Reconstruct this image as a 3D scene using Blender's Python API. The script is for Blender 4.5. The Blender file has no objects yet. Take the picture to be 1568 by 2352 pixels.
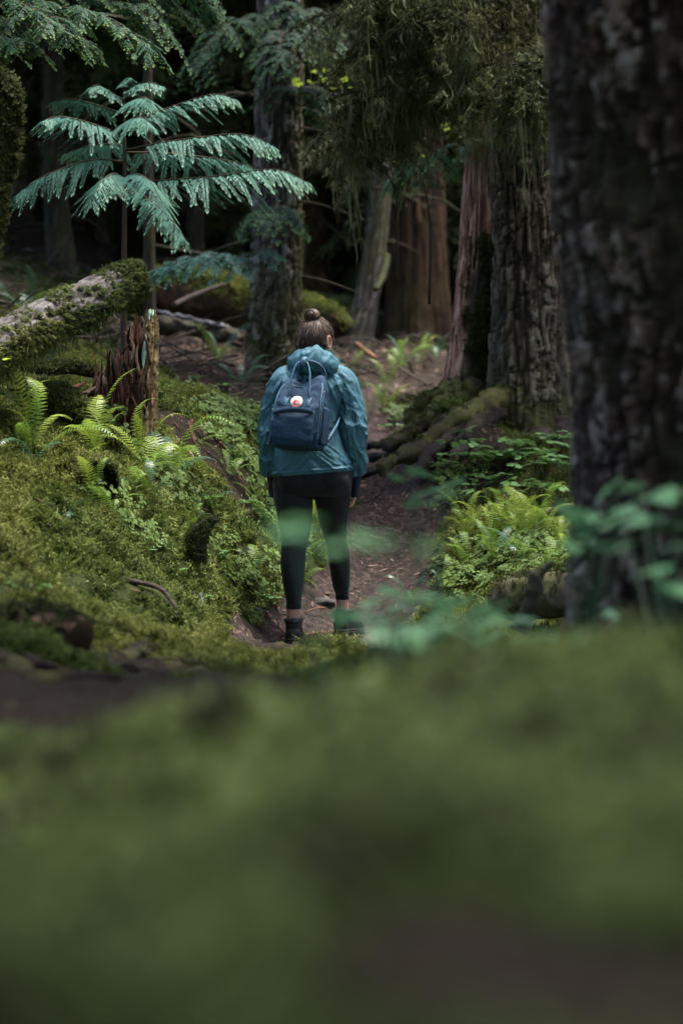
import bpy, bmesh, math, random
import numpy as np
from mathutils import Vector, Matrix, Euler

random.seed(7)
RNG = np.random.default_rng(11)
R = math.radians
scene = bpy.context.scene
COL = scene.collection

# ------------------------------------------------------------------ camera
CAMZ = 0.9
PITCH = math.atan(101 / 5553.0)          # looking slightly down
cam_d = bpy.data.cameras.new('camera')
cam_d.sensor_fit = 'VERTICAL'
cam_d.sensor_height = 36.0
cam_d.sensor_width = 24.0
cam_d.lens = 85.0
cam_d.clip_start = 0.05
cam_d.clip_end = 500.0
cam_d.dof.use_dof = True
cam_d.dof.focus_distance = 12.35
cam_d.dof.aperture_fstop = 1.9
cam_d.dof.aperture_blades = 9
cam = bpy.data.objects.new('camera', cam_d)
COL.objects.link(cam)
cam.location = (0, 0, CAMZ)
cam.rotation_euler = (math.pi / 2 - PITCH, 0, 0)
scene.camera = cam

# ------------------------------------------------------------------ sky and sun
SUN_EL, SUN_AZ = 76.0, 75.0               # azimuth clockwise from +Y: high, to the right
world = bpy.data.worlds.new('World')
scene.world = world
world.use_nodes = True
wn = world.node_tree.nodes
bg = wn['Background']
sky = wn.new('ShaderNodeTexSky')
sky.sky_type = 'NISHITA'
sky.sun_disc = False
sky.sun_elevation = R(SUN_EL)
sky.sun_rotation = R(SUN_AZ)
sky.air_density = 1.0
sky.dust_density = 3.0
world.node_tree.links.new(sky.outputs[0], bg.inputs['Color'])
bg.inputs['Strength'].default_value = 0.095
sun_d = bpy.data.lights.new('sun', 'SUN')
sun_d.energy = 1.5
sun_d.angle = R(32)
sun_d.color = (1.0, 0.96, 0.88)
sun = bpy.data.objects.new('sun', sun_d)
COL.objects.link(sun)
_d = Vector((math.sin(R(SUN_AZ)) * math.cos(R(SUN_EL)), math.cos(R(SUN_AZ)) * math.cos(R(SUN_EL)), math.sin(R(SUN_EL))))
sun.rotation_euler = (-_d).to_track_quat('-Z', 'Y').to_euler()
sun.location = (0, 0, 30)
vs = scene.view_settings
vs.view_transform = 'Standard'
vs.look = 'None'
vs.exposure = 3.45
vs.gamma = 1.0
vs.use_curve_mapping = False
cy = scene.cycles
cy.max_bounces = 6
cy.diffuse_bounces = 2
cy.glossy_bounces = 2
cy.transmission_bounces = 3
cy.transparent_max_bounces = 4
cy.caustics_reflective = False
cy.caustics_refractive = False
cy.use_denoising = True

# ------------------------------------------------------------------ picture coordinates (1568 x 2352) -> world
FV = 5553.0
_cp, _sp = math.cos(PITCH), math.sin(PITCH)
def P(xv, yv, s):
    dx = (xv - 784) / FV
    dz = -(yv - 1176) / FV
    return np.array([s * dx, s * (_cp + dz * _sp), CAMZ + s * (-_sp + dz * _cp)])

# ------------------------------------------------------------------ noise
def _hash(ix, iy, iz):
    h = (ix.astype(np.int64) * 374761393 + iy.astype(np.int64) * 668265263 + iz.astype(np.int64) * 1440670441) & 0xffffffff
    h = ((h ^ (h >> 13)) * 1274126177) & 0xffffffff
    h = ((h ^ (h >> 15)) * 2246822519) & 0xffffffff
    return ((h ^ (h >> 16)) & 0xffff) / 65535.0
def vnoise(p):
    p = np.asarray(p, float)
    i = np.floor(p)
    f = p - i
    f = f * f * (3 - 2 * f)
    x0, y0, z0 = i[..., 0], i[..., 1], i[..., 2]
    fx, fy, fz = f[..., 0], f[..., 1], f[..., 2]
    r = 0
    for a in (0, 1):
        wx = fx if a else 1 - fx
        for b in (0, 1):
            wy = fy if b else 1 - fy
            for c in (0, 1):
                wz = fz if c else 1 - fz
                r = r + wx * wy * wz * _hash(x0 + a, y0 + b, z0 + c)
    return r
def fbm(p, o=4, g=0.5):
    p = np.asarray(p, float)
    r, a, t = 0, 1.0, 0.0
    for k in range(o):
        r = r + a * vnoise(p * (2 ** k) + 17.3 * k)
        t += a
        a *= g
    return r / t
def worley(u, v, wrap, seed=0):
    """cells in u (wrapping every `wrap`) and v: returns F1, F2 and the id of the cell"""
    iu, iv = np.floor(u), np.floor(v)
    f1 = np.full(u.shape, 9.0)
    f2 = np.full(u.shape, 9.0)
    cid = np.zeros(u.shape)
    for a in (-1, 0, 1):
        for b in (-1, 0, 1):
            cu, cv = iu + a, iv + b
            hu = np.mod(cu, wrap)
            sx = cu + _hash(hu, cv, np.full(u.shape, 3.0 + seed))
            sy = cv + _hash(hu, cv, np.full(u.shape, 8.0 + seed))
            idv = _hash(hu, cv, np.full(u.shape, 21.0 + seed))
            d = np.sqrt((sx - u) ** 2 + (sy - v) ** 2)
            near = d < f1
            f2 = np.where(near, f1, np.minimum(f2, d))
            cid = np.where(near, idv, cid)
            f1 = np.where(near, d, f1)
    return f1, f2, cid
def sstep(a, b, x):
    t = np.clip((x - a) / (b - a), 0, 1)
    return t * t * (3 - 2 * t)

# ------------------------------------------------------------------ objects
def mesh_from(name, V, F, mats=None, smooth=True, attrs=None, fmat=None):
    """F: list of arrays (n,3)/(n,4) or of index tuples"""
    V = np.asarray(V, float)
    me = bpy.data.meshes.new(name)
    if isinstance(F, np.ndarray):
        F = [F]
    if len(F) and not isinstance(F[0], np.ndarray):
        me.from_pydata(V.tolist(), [], [tuple(f) for f in F])
    else:
        F = [f for f in F if len(f)]
        tot = np.concatenate([np.full(len(f), f.shape[1]) for f in F])
        idx = np.concatenate([f.reshape(-1) for f in F]).astype(np.int32)
        st = np.concatenate([[0], np.cumsum(tot)[:-1]]).astype(np.int32)
        me.vertices.add(len(V))
        me.vertices.foreach_set('co', V.astype(np.float32).ravel())
        me.loops.add(len(idx))
        me.loops.foreach_set('vertex_index', idx)
        me.polygons.add(len(tot))
        me.polygons.foreach_set('loop_start', st)
        me.update(calc_edges=True)
    if smooth:
        me.polygons.foreach_set('use_smooth', np.ones(len(me.polygons), bool))
    if fmat is not None:
        me.polygons.foreach_set('material_index', np.asarray(fmat, np.int32))
    for m in (mats if isinstance(mats, (list, tuple)) else [mats]):
        if m is not None:
            me.materials.append(m)
    for k, a in (attrs or {}).items():
        at = me.attributes.new(k, 'FLOAT', 'POINT')
        at.data.foreach_set('value', np.asarray(a, np.float32).ravel())
    return me
def tag(o, label=None, cat=None, group=None, kind=None):
    if label: o['label'] = label
    if cat: o['category'] = cat
    if group: o['group'] = group
    if kind: o['kind'] = kind
    return o
def thing(name, loc, label, cat, group=None):
    o = bpy.data.objects.new(name, None)
    o.empty_display_size = 0.1
    COL.objects.link(o)
    o.location = tuple(loc)
    return tag(o, label, cat, group)
def origin_of(o):
    v = np.zeros(3)
    while o is not None:
        v = v + np.array(o.location)
        o = o.parent
    return v
def part(name, V, F, mat, parent=None, smooth=True, attrs=None, fmat=None, kind=None):
    """vertices given in world space"""
    V = np.asarray(V, float)
    if parent is not None:
        V = V - origin_of(parent)
    o = bpy.data.objects.new(name, mesh_from(name, V, F, mat, smooth, attrs, fmat))
    COL.objects.link(o)
    o.parent = parent
    if kind: o['kind'] = kind
    return o
def join(parts):
    """[(V, F)] -> V, F with shifted indices; F arrays of one width each"""
    VV, FF, n = [], [], 0
    for V, F in parts:
        for f in (F if isinstance(F, list) else [F]):
            FF.append(np.asarray(f) + n)
        VV.append(V)
        n += len(V)
    by = {}
    for f in FF:
        if len(f): by.setdefault(f.shape[1], []).append(f)
    return np.concatenate(VV), [np.concatenate(x) for x in by.values()]

# ------------------------------------------------------------------ lofts
def catmull(pts, n, ts=None):
    pts = np.asarray(pts, float)
    m = len(pts)
    if ts is None: ts = np.linspace(0, m - 1, n)
    i = np.clip(np.floor(ts).astype(int), 0, m - 2)
    f = (ts - i)[:, None]
    ext = np.vstack([2 * pts[0] - pts[1], pts, 2 * pts[-1] - pts[-2]])
    p0, p1, p2, p3 = ext[i], ext[i + 1], ext[i + 2], ext[i + 3]
    return 0.5 * ((2 * p1) + (-p0 + p2) * f + (2 * p0 - 5 * p1 + 4 * p2 - p3) * f ** 2 + (-p0 + 3 * p1 - 3 * p2 + p3) * f ** 3)
def frames(C):
    T = np.gradient(C, axis=0)
    T /= np.linalg.norm(T, axis=1)[:, None] + 1e-12
    ref = np.array([1.0, 0, 0]) if abs(T[0][0]) < 0.8 else np.array([0, 1.0, 0])
    N = np.zeros_like(C)
    n = ref - T[0] * ref.dot(T[0])
    for k in range(len(C)):
        n = n - T[k] * n.dot(T[k])
        n /= np.linalg.norm(n) + 1e-12
        N[k] = n
    return T, N, np.cross(T, N)
def grid_faces(nt, ns, wrap=True):
    a = np.arange(nt - 1)[:, None] * ns
    j = np.arange(ns if wrap else ns - 1)[None, :]
    k = (j + 1) % ns if wrap else j + 1
    return np.stack([a + j, a + k, a + ns + k, a + ns + j], -1).reshape(-1, 4)
def loft(path, radii, nt, ns, disp=None, caps=True, squash=None):
    """tube; disp(al, th, V0) gives metres outward; al = metres along, th = angle. Returns V, F, al, th"""
    C = catmull(path, nt)
    rr = catmull(np.asarray(radii, float)[:, None], nt)[:, 0]
    T, N, B = frames(C)
    th = np.linspace(0, 2 * math.pi, ns, endpoint=False)
    al = np.concatenate([[0], np.cumsum(np.linalg.norm(np.diff(C, axis=0), axis=1))])
    A, TH = np.meshgrid(al, th, indexing='ij')
    D = np.cos(TH)[..., None] * N[:, None] + np.sin(TH)[..., None] * B[:, None]
    rad = np.repeat(rr[:, None], ns, 1)
    V0 = C[:, None] + D * rad[..., None]
    if disp is not None:
        rad = rad + disp(A, TH, V0)
    V = (C[:, None] + D * rad[..., None]).reshape(-1, 3)
    F = [grid_faces(nt, ns)]
    A, TH = A.ravel(), TH.ravel()
    if caps:
        n = len(V)
        V = np.vstack([V, C[0] + (C[0] - C[1]) * 0.0, C[-1]])
        j = np.arange(ns)
        F.append(np.stack([np.full(ns, n), (j + 1) % ns, j], -1))
        F.append(np.stack([np.full(ns, n + 1), (nt - 1) * ns + j, (nt - 1) * ns + (j + 1) % ns], -1))
        A = np.append(A, [al[0], al[-1]])
        TH = np.append(TH, [0, 0])
    return V, F, A, TH
def tube(path, r0, r1=None, nt=8, ns=6):
    r1 = r0 if r1 is None else r1
    m = len(path)
    return loft(path, np.linspace(r0, r1, m), nt, ns)[:2]

def tri_arrays(V, F):
    T = []
    for f in (F if isinstance(F, list) else [F]):
        T.append(f[:, :3])
        if f.shape[1] == 4: T.append(f[:, [0, 2, 3]])
    return np.concatenate(T)
def sample_surface(V, F, n, weight=None):
    """random points with normals on a mesh; weight(points, normals) in 0..1 rejects"""
    T = tri_arrays(V, F)
    a, b, c = V[T[:, 0]], V[T[:, 1]], V[T[:, 2]]
    nn = np.cross(b - a, c - a)
    ar = np.linalg.norm(nn, axis=1) + 1e-15
    k = RNG.choice(len(T), n, p=ar / ar.sum())
    u, v = RNG.random(n), RNG.random(n)
    sw = u + v > 1
    u[sw], v[sw] = 1 - u[sw], 1 - v[sw]
    p = a[k] + (b[k] - a[k]) * u[:, None] + (c[k] - a[k]) * v[:, None]
    nr = nn[k] / ar[k][:, None]
    if weight is not None:
        keep = RNG.random(n) < weight(p, nr)
        p, nr = p[keep], nr[keep]
    return p, nr

# ------------------------------------------------------------------ scattering (stuff only)
def euler_from_normals(n, spin):
    n = n / (np.linalg.norm(n, axis=1)[:, None] + 1e-12)
    ref = np.where(np.abs(n[:, 2:3]) < 0.95, np.array([[0, 0, 1.0]]), np.array([[1.0, 0, 0]]))
    x = np.cross(ref, n)
    x /= np.linalg.norm(x, axis=1)[:, None] + 1e-12
    y = np.cross(n, x)
    c, s = np.cos(spin)[:, None], np.sin(spin)[:, None]
    X = x * c + y * s
    Y = -x * s + y * c
    return np.stack([np.arctan2(Y[:, 2], n[:, 2]), -np.arcsin(np.clip(X[:, 2], -1, 1)), np.arctan2(X[:, 1], X[:, 0])], -1)
def source(name, me):
    return bpy.data.objects.new(name, me)         # never linked: only a shape for the scatter
def scatter(name, pts, rot, scl, sources, parent=None):
    pts = np.asarray(pts, float)
    org = origin_of(parent) if parent is not None else np.zeros(3)
    me = bpy.data.meshes.new(name)
    me.vertices.add(len(pts))
    me.vertices.foreach_set('co', (pts - org).astype(np.float32).ravel())
    a = me.attributes.new('rot', 'FLOAT_VECTOR', 'POINT')
    a.data.foreach_set('vector', rot.astype(np.float32).ravel())
    a = me.attributes.new('scl', 'FLOAT', 'POINT')
    a.data.foreach_set('value', np.asarray(scl, np.float32))
    a = me.attributes.new('pick', 'INT', 'POINT')
    a.data.foreach_set('value', RNG.integers(0, len(sources), len(pts)).astype(np.int32))
    o = bpy.data.objects.new(name, me)
    COL.objects.link(o)
    o.parent = parent
    o['kind'] = 'stuff'
    ng = bpy.data.node_groups.new(name, 'GeometryNodeTree')
    ng.interface.new_socket('Geometry', in_out='INPUT', socket_type='NodeSocketGeometry')
    ng.interface.new_socket('Geometry', in_out='OUTPUT', socket_type='NodeSocketGeometry')
    N, L = ng.nodes, ng.links
    gi, go = N.new('NodeGroupInput'), N.new('NodeGroupOutput')
    ip = N.new('GeometryNodeInstanceOnPoints')
    L.new(gi.outputs[0], ip.inputs['Points'])
    jg = N.new('GeometryNodeJoinGeometry')
    for s in sources[::-1]:
        oi = N.new('GeometryNodeObjectInfo')
        oi.inputs['Object'].default_value = s
        oi.inputs['As Instance'].default_value = True
        L.new(oi.outputs['Geometry'], jg.inputs[0])
    L.new(jg.outputs[0], ip.inputs['Instance'])
    ip.inputs['Pick Instance'].default_value = True
    for nm, ty, sock in (('rot', 'FLOAT_VECTOR', 'Rotation'), ('scl', 'FLOAT', 'Scale'), ('pick', 'INT', 'Instance Index')):
        na = N.new('GeometryNodeInputNamedAttribute')
        na.data_type = ty
        na.inputs['Name'].default_value = nm
        L.new(na.outputs['Attribute'], ip.inputs[sock])
    L.new(ip.outputs[0], go.inputs[0])
    md = o.modifiers.new('scatter', 'NODES')
    md.node_group = ng
    return o
# ------------------------------------------------------------------ materials
class NT:
    def __init__(self, name):
        self.m = bpy.data.materials.new(name)
        self.m.use_nodes = True
        self.t = self.m.node_tree
        self.n = self.t.nodes
        self.b = self.n['Principled BSDF']
        self.out = self.n['Material Output']
    def link(self, a, b): self.t.links.new(a, b)
    def noise(self, scale, detail=4, rough=0.6, stretch=None, coord='Object', dist=0.0):
        x = self.n.new('ShaderNodeTexNoise')
        x.inputs['Scale'].default_value = scale
        x.inputs['Detail'].default_value = detail
        x.inputs['Roughness'].default_value = rough
        x.inputs['Distortion'].default_value = dist
        self.link(self.vec(stretch, coord), x.inputs['Vector'])
        return x.outputs['Fac']
    def vec(self, stretch=None, coord='Object'):
        if coord == 'World':
            v = self.n.new('ShaderNodeNewGeometry').outputs['Position']
        else:
            v = self.n.new('ShaderNodeTexCoord').outputs[coord]
        if stretch is None: return v
        mp = self.n.new('ShaderNodeMapping')
        mp.inputs['Scale'].default_value = stretch
        self.link(v, mp.inputs['Vector'])
        return mp.outputs[0]
    def voronoi(self, scale, stretch=None, feature='DISTANCE_TO_EDGE', coord='Object'):
        x = self.n.new('ShaderNodeTexVoronoi')
        x.feature = feature
        x.inputs['Scale'].default_value = scale
        self.link(self.vec(stretch, coord), x.inputs['Vector'])
        return x.outputs['Distance']
    def attr(self, name):
        a = self.n.new('ShaderNodeAttribute')
        a.attribute_name = name
        return a.outputs['Fac']
    def rnd(self):
        return self.n.new('ShaderNodeObjectInfo').outputs['Random']
    def ramp(self, fac, stops):
        r = self.n.new('ShaderNodeValToRGB')
        e = r.color_ramp.elements
        while len(e) < len(stops): e.new(0.5)
        for k, (p, c) in enumerate(stops):
            e[k].position = p
            e[k].color = (c, c, c, 1) if isinstance(c, (int, float)) else (*c, 1)
        self.link(fac, r.inputs[0])
        return r.outputs[0]
    def mix(self, fac, a, b, mode='MIX'):
        m = self.n.new('ShaderNodeMix')
        m.data_type = 'RGBA'
        m.blend_type = mode
        for s, v in ((m.inputs['Factor'], fac), (m.inputs['A'], a), (m.inputs['B'], b)):
            if hasattr(v, 'links') or hasattr(v, 'is_linked'): self.link(v, s)
            elif isinstance(v, (int, float)): s.default_value = v
            else: s.default_value = (*v, 1)
        return m.outputs['Result']
    def math(self, op, a, b=0.0):
        m = self.n.new('ShaderNodeMath')
        m.operation = op
        for s, v in ((m.inputs[0], a), (m.inputs[1], b)):
            if isinstance(v, (int, float)): s.default_value = v
            else: self.link(v, s)
        return m.outputs[0]
    def bump(self, h, strength=0.5, dist=0.01):
        b = self.n.new('ShaderNodeBump')
        b.inputs['Strength'].default_value = strength
        b.inputs['Distance'].default_value = dist
        self.link(h, b.inputs['Height'])
        self.link(b.outputs[0], self.b.inputs['Normal'])
    def set(self, color=None, rough=0.8, spec=0.3, sheen=0.0):
        if color is not None:
            if isinstance(color, tuple): self.b.inputs['Base Color'].default_value = (*color, 1)
            else: self.link(color, self.b.inputs['Base Color'])
        if isinstance(rough, (int, float)): self.b.inputs['Roughness'].default_value = rough
        else: self.link(rough, self.b.inputs['Roughness'])
        self.b.inputs['Specular IOR Level'].default_value = spec
        if sheen: self.b.inputs['Sheen Weight'].default_value = sheen
        return self.m
    def translucent(self, color, fac):
        t = self.n.new('ShaderNodeBsdfTranslucent')
        if isinstance(color, tuple): t.inputs['Color'].default_value = (*color, 1)
        else: self.link(color, t.inputs['Color'])
        mx = self.n.new('ShaderNodeMixShader')
        mx.inputs[0].default_value = fac
        self.link(self.b.outputs[0], mx.inputs[1])
        self.link(t.outputs[0], mx.inputs[2])
        self.link(mx.outputs[0], self.out.inputs['Surface'])

def leaf_mat(name, dark, light, rough=0.45, spec=0.4, trans=0.3, nscale=3.0):
    m = NT(name)
    f = m.math('MULTIPLY_ADD', m.rnd(), 0.5)
    f = m.math('ADD', f, m.math('MULTIPLY', m.noise(nscale, 3, coord='World'), 0.5))
    c = m.ramp(f, [(0.15, dark), (0.8, light)])
    m.set(c, rough, spec)
    m.translucent(c, trans)
    return m.m
def leaf_tip_mat(name, dark, light, tip, rough=0.4, spec=0.5, trans=0.25):
    m = NT(name)
    c = m.ramp(m.noise(6, 3, coord='World'), [(0.3, dark), (0.7, light)])
    c = m.mix(m.ramp(m.attr('tip'), [(0.55, 0.0), (1.0, 1.0)]), c, tip)
    m.set(c, rough, spec)
    m.translucent(c, trans)
    return m.m

def bark_mat(name, dark, mid, light, lichen=None, lichen_amt=0.5, moss=None, stretch=(1, 1, 0.25), scale=9.0, rough=0.85, spec=0.2):
    """colour follows the plates ('plate' attribute 0 crack .. 1 plate face) and noise; lichen in spots"""
    m = NT(name)
    pl = m.attr('plate')
    n1 = m.noise(scale, 6, 0.7, stretch)
    f = m.math('ADD', m.math('MULTIPLY', pl, 0.55), m.math('MULTIPLY', n1, 0.5))
    c = m.ramp(f, [(0.2, dark), (0.55, mid), (0.85, light)])
    if lichen is not None:
        sp = m.ramp(m.noise(scale * 1.6, 5, 0.75, (1, 1, 0.7)), [(lichen_amt, 0.0), (lichen_amt + 0.08, 1.0)])
        sp = m.math('MULTIPLY', sp, m.ramp(pl, [(0.3, 0.0), (0.6, 1.0)]))
        c = m.mix(sp, c, lichen)
    if moss is not None:
        c = m.mix(m.math('MULTIPLY', m.attr('moss'), m.ramp(m.noise(scale * 1.2, 4), [(0.35, 0.35), (0.6, 1.0)])), c, moss)
    m.set(c, rough, spec)
    h = m.math('ADD', m.noise(scale * 3.5, 6, 0.7, stretch), m.math('MULTIPLY', m.noise(scale * 9, 4, 0.7, (1, 1, 0.5)), 0.5))
    m.bump(h, 0.8, 0.012)
    return m.m

def wood_mat(name, dark, mid, light, stretch=(14, 14, 1.2), scale=4.0, rough=0.8):
    m = NT(name)
    n = m.noise(scale, 7, 0.7, stretch, dist=0.3)
    c = m.ramp(n, [(0.25, dark), (0.5, mid), (0.75, light)])
    c = m.mix(m.ramp(m.noise(3, 4), [(0.4, 0.0), (0.65, 0.8)]), c, tuple(x * 0.45 for x in mid))
    m.set(c, rough, 0.25)
    m.bump(n, 0.9, 0.015)
    return m.m

# ground: soil, needle litter and moss by the 'moss' mask of the terrain
def make_ground_mat():
    m = NT('forest_floor')
    soil = m.ramp(m.noise(24, 8, 0.8, coord='World'), [(0.34, (0.012, 0.007, 0.006)), (0.5, (0.070, 0.045, 0.042)), (0.66, (0.20, 0.145, 0.135))])
    duff = m.ramp(m.noise(40, 6, 0.8, coord='World'), [(0.32, (0.009, 0.006, 0.004)), (0.55, (0.036, 0.024, 0.015)), (0.76, (0.11, 0.072, 0.045))])
    base = m.mix(m.attr('trail'), duff, soil)
    moss = m.ramp(m.noise(22, 6, 0.75, coord='World'), [(0.3, (0.018, 0.026, 0.006)), (0.55, (0.05, 0.068, 0.013)), (0.78, (0.10, 0.12, 0.022))])
    f = m.ramp(m.math('ADD', m.attr('moss'), m.math('MULTIPLY', m.math('SUBTRACT', m.noise(9, 5, 0.7, coord='World'), 0.5), 0.7)), [(0.4, 0.0), (0.55, 1.0)])
    m.set(m.mix(f, base, moss), 0.9, 0.2)
    m.bump(m.math('ADD', m.noise(50, 6, 0.75, coord='World'), m.math('MULTIPLY', m.noise(170, 3, 0.7, coord='World'), 0.5)), 1.0, 0.03)
    return m.m

MAT = {}
MAT['ground'] = make_ground_mat()
def moss_mat(name, a, b, c, rough=0.75):
    m = NT(name)
    big = m.noise(2.2, 4, 0.6, coord='World')
    f = m.math('ADD', m.math('MULTIPLY', m.rnd(), 0.45), m.math('MULTIPLY', big, 0.6))
    col = m.ramp(f, [(0.2, a), (0.5, b), (0.82, c)])
    col = m.mix(m.ramp(m.noise(0.9, 3, 0.5, coord='World'), [(0.42, 0.0), (0.62, 0.85)]), col, m.mix(1.0, col, (0.50, 0.66, 0.62), 'MULTIPLY'))
    m.set(col, rough, 0.25)
    m.translucent(col, 0.3)
    return m.m
MAT['moss'] = moss_mat('moss_green', (0.036, 0.048, 0.009), (0.125, 0.145, 0.027), (0.29, 0.30, 0.085))
def brow_mat():
    m = NT('moss_brow')
    f = m.math('ADD', m.math('MULTIPLY', m.rnd(), 0.25), m.math('MULTIPLY', m.noise(5.5, 3, 0.5, coord='World'), 0.85))
    col = m.ramp(f, [(0.37, (0.020, 0.022, 0.012)), (0.50, (0.086, 0.115, 0.036)), (0.62, (0.150, 0.20, 0.064)), (0.76, (0.26, 0.31, 0.115))])
    m.set(col, 0.75, 0.25)
    m.translucent(col, 0.3)
    return m.m
MAT['moss_far'] = brow_mat()
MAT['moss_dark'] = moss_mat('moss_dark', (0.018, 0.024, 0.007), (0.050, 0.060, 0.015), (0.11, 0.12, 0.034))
MAT['moss_log'] = moss_mat('moss_log', (0.035, 0.045, 0.012), (0.11, 0.125, 0.032), (0.24, 0.25, 0.085))
MAT['beard'] = moss_mat('beard_moss', (0.050, 0.050, 0.024), (0.150, 0.152, 0.070), (0.28, 0.275, 0.145))
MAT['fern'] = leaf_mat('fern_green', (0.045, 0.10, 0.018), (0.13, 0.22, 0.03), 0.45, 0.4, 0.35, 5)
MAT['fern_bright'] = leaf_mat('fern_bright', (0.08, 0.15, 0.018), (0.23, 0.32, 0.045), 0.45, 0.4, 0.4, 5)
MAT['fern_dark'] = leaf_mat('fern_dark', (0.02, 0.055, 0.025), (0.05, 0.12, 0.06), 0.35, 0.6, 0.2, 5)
MAT['leaf'] = leaf_mat('herb_leaf', (0.06, 0.15, 0.045), (0.14, 0.28, 0.085), 0.42, 0.5, 0.3, 5)
MAT['leaf_near'] = leaf_mat('shrub_leaf', (0.085, 0.23, 0.105), (0.15, 0.34, 0.155), 0.42, 0.45, 0.3, 5)
MAT['clover'] = leaf_mat('ground_cover', (0.035, 0.075, 0.016), (0.095, 0.15, 0.035), 0.6, 0.25, 0.25, 5)
MAT['maple'] = leaf_mat('maple_leaf', (0.16, 0.30, 0.02), (0.36, 0.50, 0.05), 0.4, 0.5, 0.5, 5)
MAT['cedar'] = leaf_tip_mat('cedar_green', (0.034, 0.105, 0.084), (0.075, 0.185, 0.145), (0.125, 0.26, 0.165), 0.55, 0.2)
MAT['hemlock'] = leaf_tip_mat('hemlock_green', (0.020, 0.055, 0.034), (0.040, 0.10, 0.055), (0.10, 0.17, 0.045), 0.6, 0.2)
MAT['crown'] = leaf_mat('crown_green', (0.032, 0.050, 0.022), (0.085, 0.12, 0.042), 0.55, 0.3, 0.2, 1.0)
MAT['bark_near'] = bark_mat('bark_near', (0.008, 0.005, 0.004), (0.045, 0.030, 0.026), (0.16, 0.108, 0.090), (0.28, 0.25, 0.235), 0.515, (0.05, 0.052, 0.022), (1, 1, 0.45), 11)
MAT['bark_fir'] = bark_mat('bark_fir', (0.012, 0.009, 0.007), (0.085, 0.068, 0.055), (0.20, 0.17, 0.145), (0.20, 0.23, 0.195), 0.60, (0.07, 0.075, 0.02), (1, 1, 0.35), 9)
MAT['bark_grey'] = bark_mat('bark_grey', (0.014, 0.012, 0.010), (0.12, 0.105, 0.092), (0.27, 0.255, 0.245), (0.34, 0.35, 0.36), 0.56, (0.085, 0.075, 0.026), (1, 1, 0.4), 8)
MAT['bark_log'] = bark_mat('bark_log', (0.016, 0.013, 0.012), (0.085, 0.075, 0.072), (0.13, 0.127, 0.135), (0.36, 0.38, 0.42), 0.655, (0.10, 0.10, 0.025), (1, 1, 1), 12)
MAT['bark_thin'] = bark_mat('bark_thin', (0.010, 0.008, 0.006), (0.045, 0.037, 0.029), (0.10, 0.085, 0.065), None, 0.6, (0.05, 0.05, 0.014), (1, 1, 0.3), 10)
MAT['bark_red'] = bark_mat('bark_red', (0.008, 0.004, 0.003), (0.062, 0.030, 0.018), (0.15, 0.080, 0.050), None, 0.6, (0.06, 0.05, 0.014), (1, 1, 0.12), 8)
MAT['root'] = bark_mat('root_bark', (0.006, 0.0045, 0.004), (0.022, 0.015, 0.014), (0.065, 0.050, 0.050), None, 0.6, (0.10, 0.10, 0.024), (1, 1, 1), 12, 0.85, 0.15)
MAT['snag'] = wood_mat('snag_wood', (0.020, 0.009, 0.006), (0.17, 0.078, 0.052), (0.44, 0.28, 0.21), (11, 11, 0.9), 3)
def snag_mat():
    m = NT('snag_wood')
    n = m.noise(3, 7, 0.7, (11, 11, 0.9), dist=0.3)
    c = m.ramp(n, [(0.28, (0.020, 0.009, 0.006)), (0.48, (0.19, 0.088, 0.058)), (0.68, (0.55, 0.38, 0.29))])
    d = m.ramp(m.noise(9, 6, 0.7, (1, 1, 0.4)), [(0.3, (0.008, 0.007, 0.005)), (0.55, (0.040, 0.036, 0.026)), (0.8, (0.09, 0.08, 0.062))])
    f = m.ramp(m.math('ADD', m.attr('barky'), m.math('MULTIPLY', m.math('SUBTRACT', m.noise(6, 5, 0.7, (1, 1, 0.35)), 0.5), 0.9)), [(0.42, 0.0), (0.55, 1.0)])
    m.set(m.mix(f, c, d), 0.85, 0.2)
    m.bump(n, 0.9, 0.015)
    return m.m
MAT['snag'] = snag_mat()
MAT['rot_pale'] = wood_mat('weathered_wood', (0.04, 0.022, 0.016), (0.17, 0.10, 0.070), (0.32, 0.22, 0.16), (14, 14, 1.0), 4)
MAT['rot'] = wood_mat('rotten_wood', (0.025, 0.009, 0.006), (0.13, 0.046, 0.031), (0.28, 0.12, 0.08), (14, 14, 1.0), 4)
MAT['slab'] = bark_mat('old_bark_slab', (0.045, 0.030, 0.014), (0.20, 0.145, 0.065), (0.36, 0.28, 0.15), (0.26, 0.37, 0.29), 0.66, None, (1, 1, 0.3), 14)
MAT['lichen'] = NT('mint_lichen').set((0.30, 0.47, 0.37), 0.9, 0.2)
MAT['twig'] = wood_mat('twig', (0.02, 0.013, 0.010), (0.07, 0.05, 0.04), (0.16, 0.12, 0.10), (3, 3, 3), 20)
MAT['orange_wood'] = wood_mat('fresh_wood', (0.08, 0.034, 0.017), (0.20, 0.098, 0.052), (0.33, 0.19, 0.11), (3, 3, 3), 14)
MAT['pale_wood'] = wood_mat('peeled_wood', (0.05, 0.045, 0.05), (0.17, 0.165, 0.19), (0.38, 0.39, 0.46), (2, 2, 6), 9)
MAT['stem'] = NT('stem_brown').set((0.045, 0.03, 0.016), 0.7, 0.3)
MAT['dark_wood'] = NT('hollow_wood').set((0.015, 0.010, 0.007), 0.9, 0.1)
MAT['stone'] = wood_mat('grey_stone', (0.03, 0.026, 0.027), (0.075, 0.066, 0.068), (0.19, 0.175, 0.185), (1, 1, 1), 14)
MAT['stub'] = moss_mat('stub_moss', (0.012, 0.014, 0.006), (0.024, 0.028, 0.010), (0.04, 0.045, 0.018))
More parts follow.
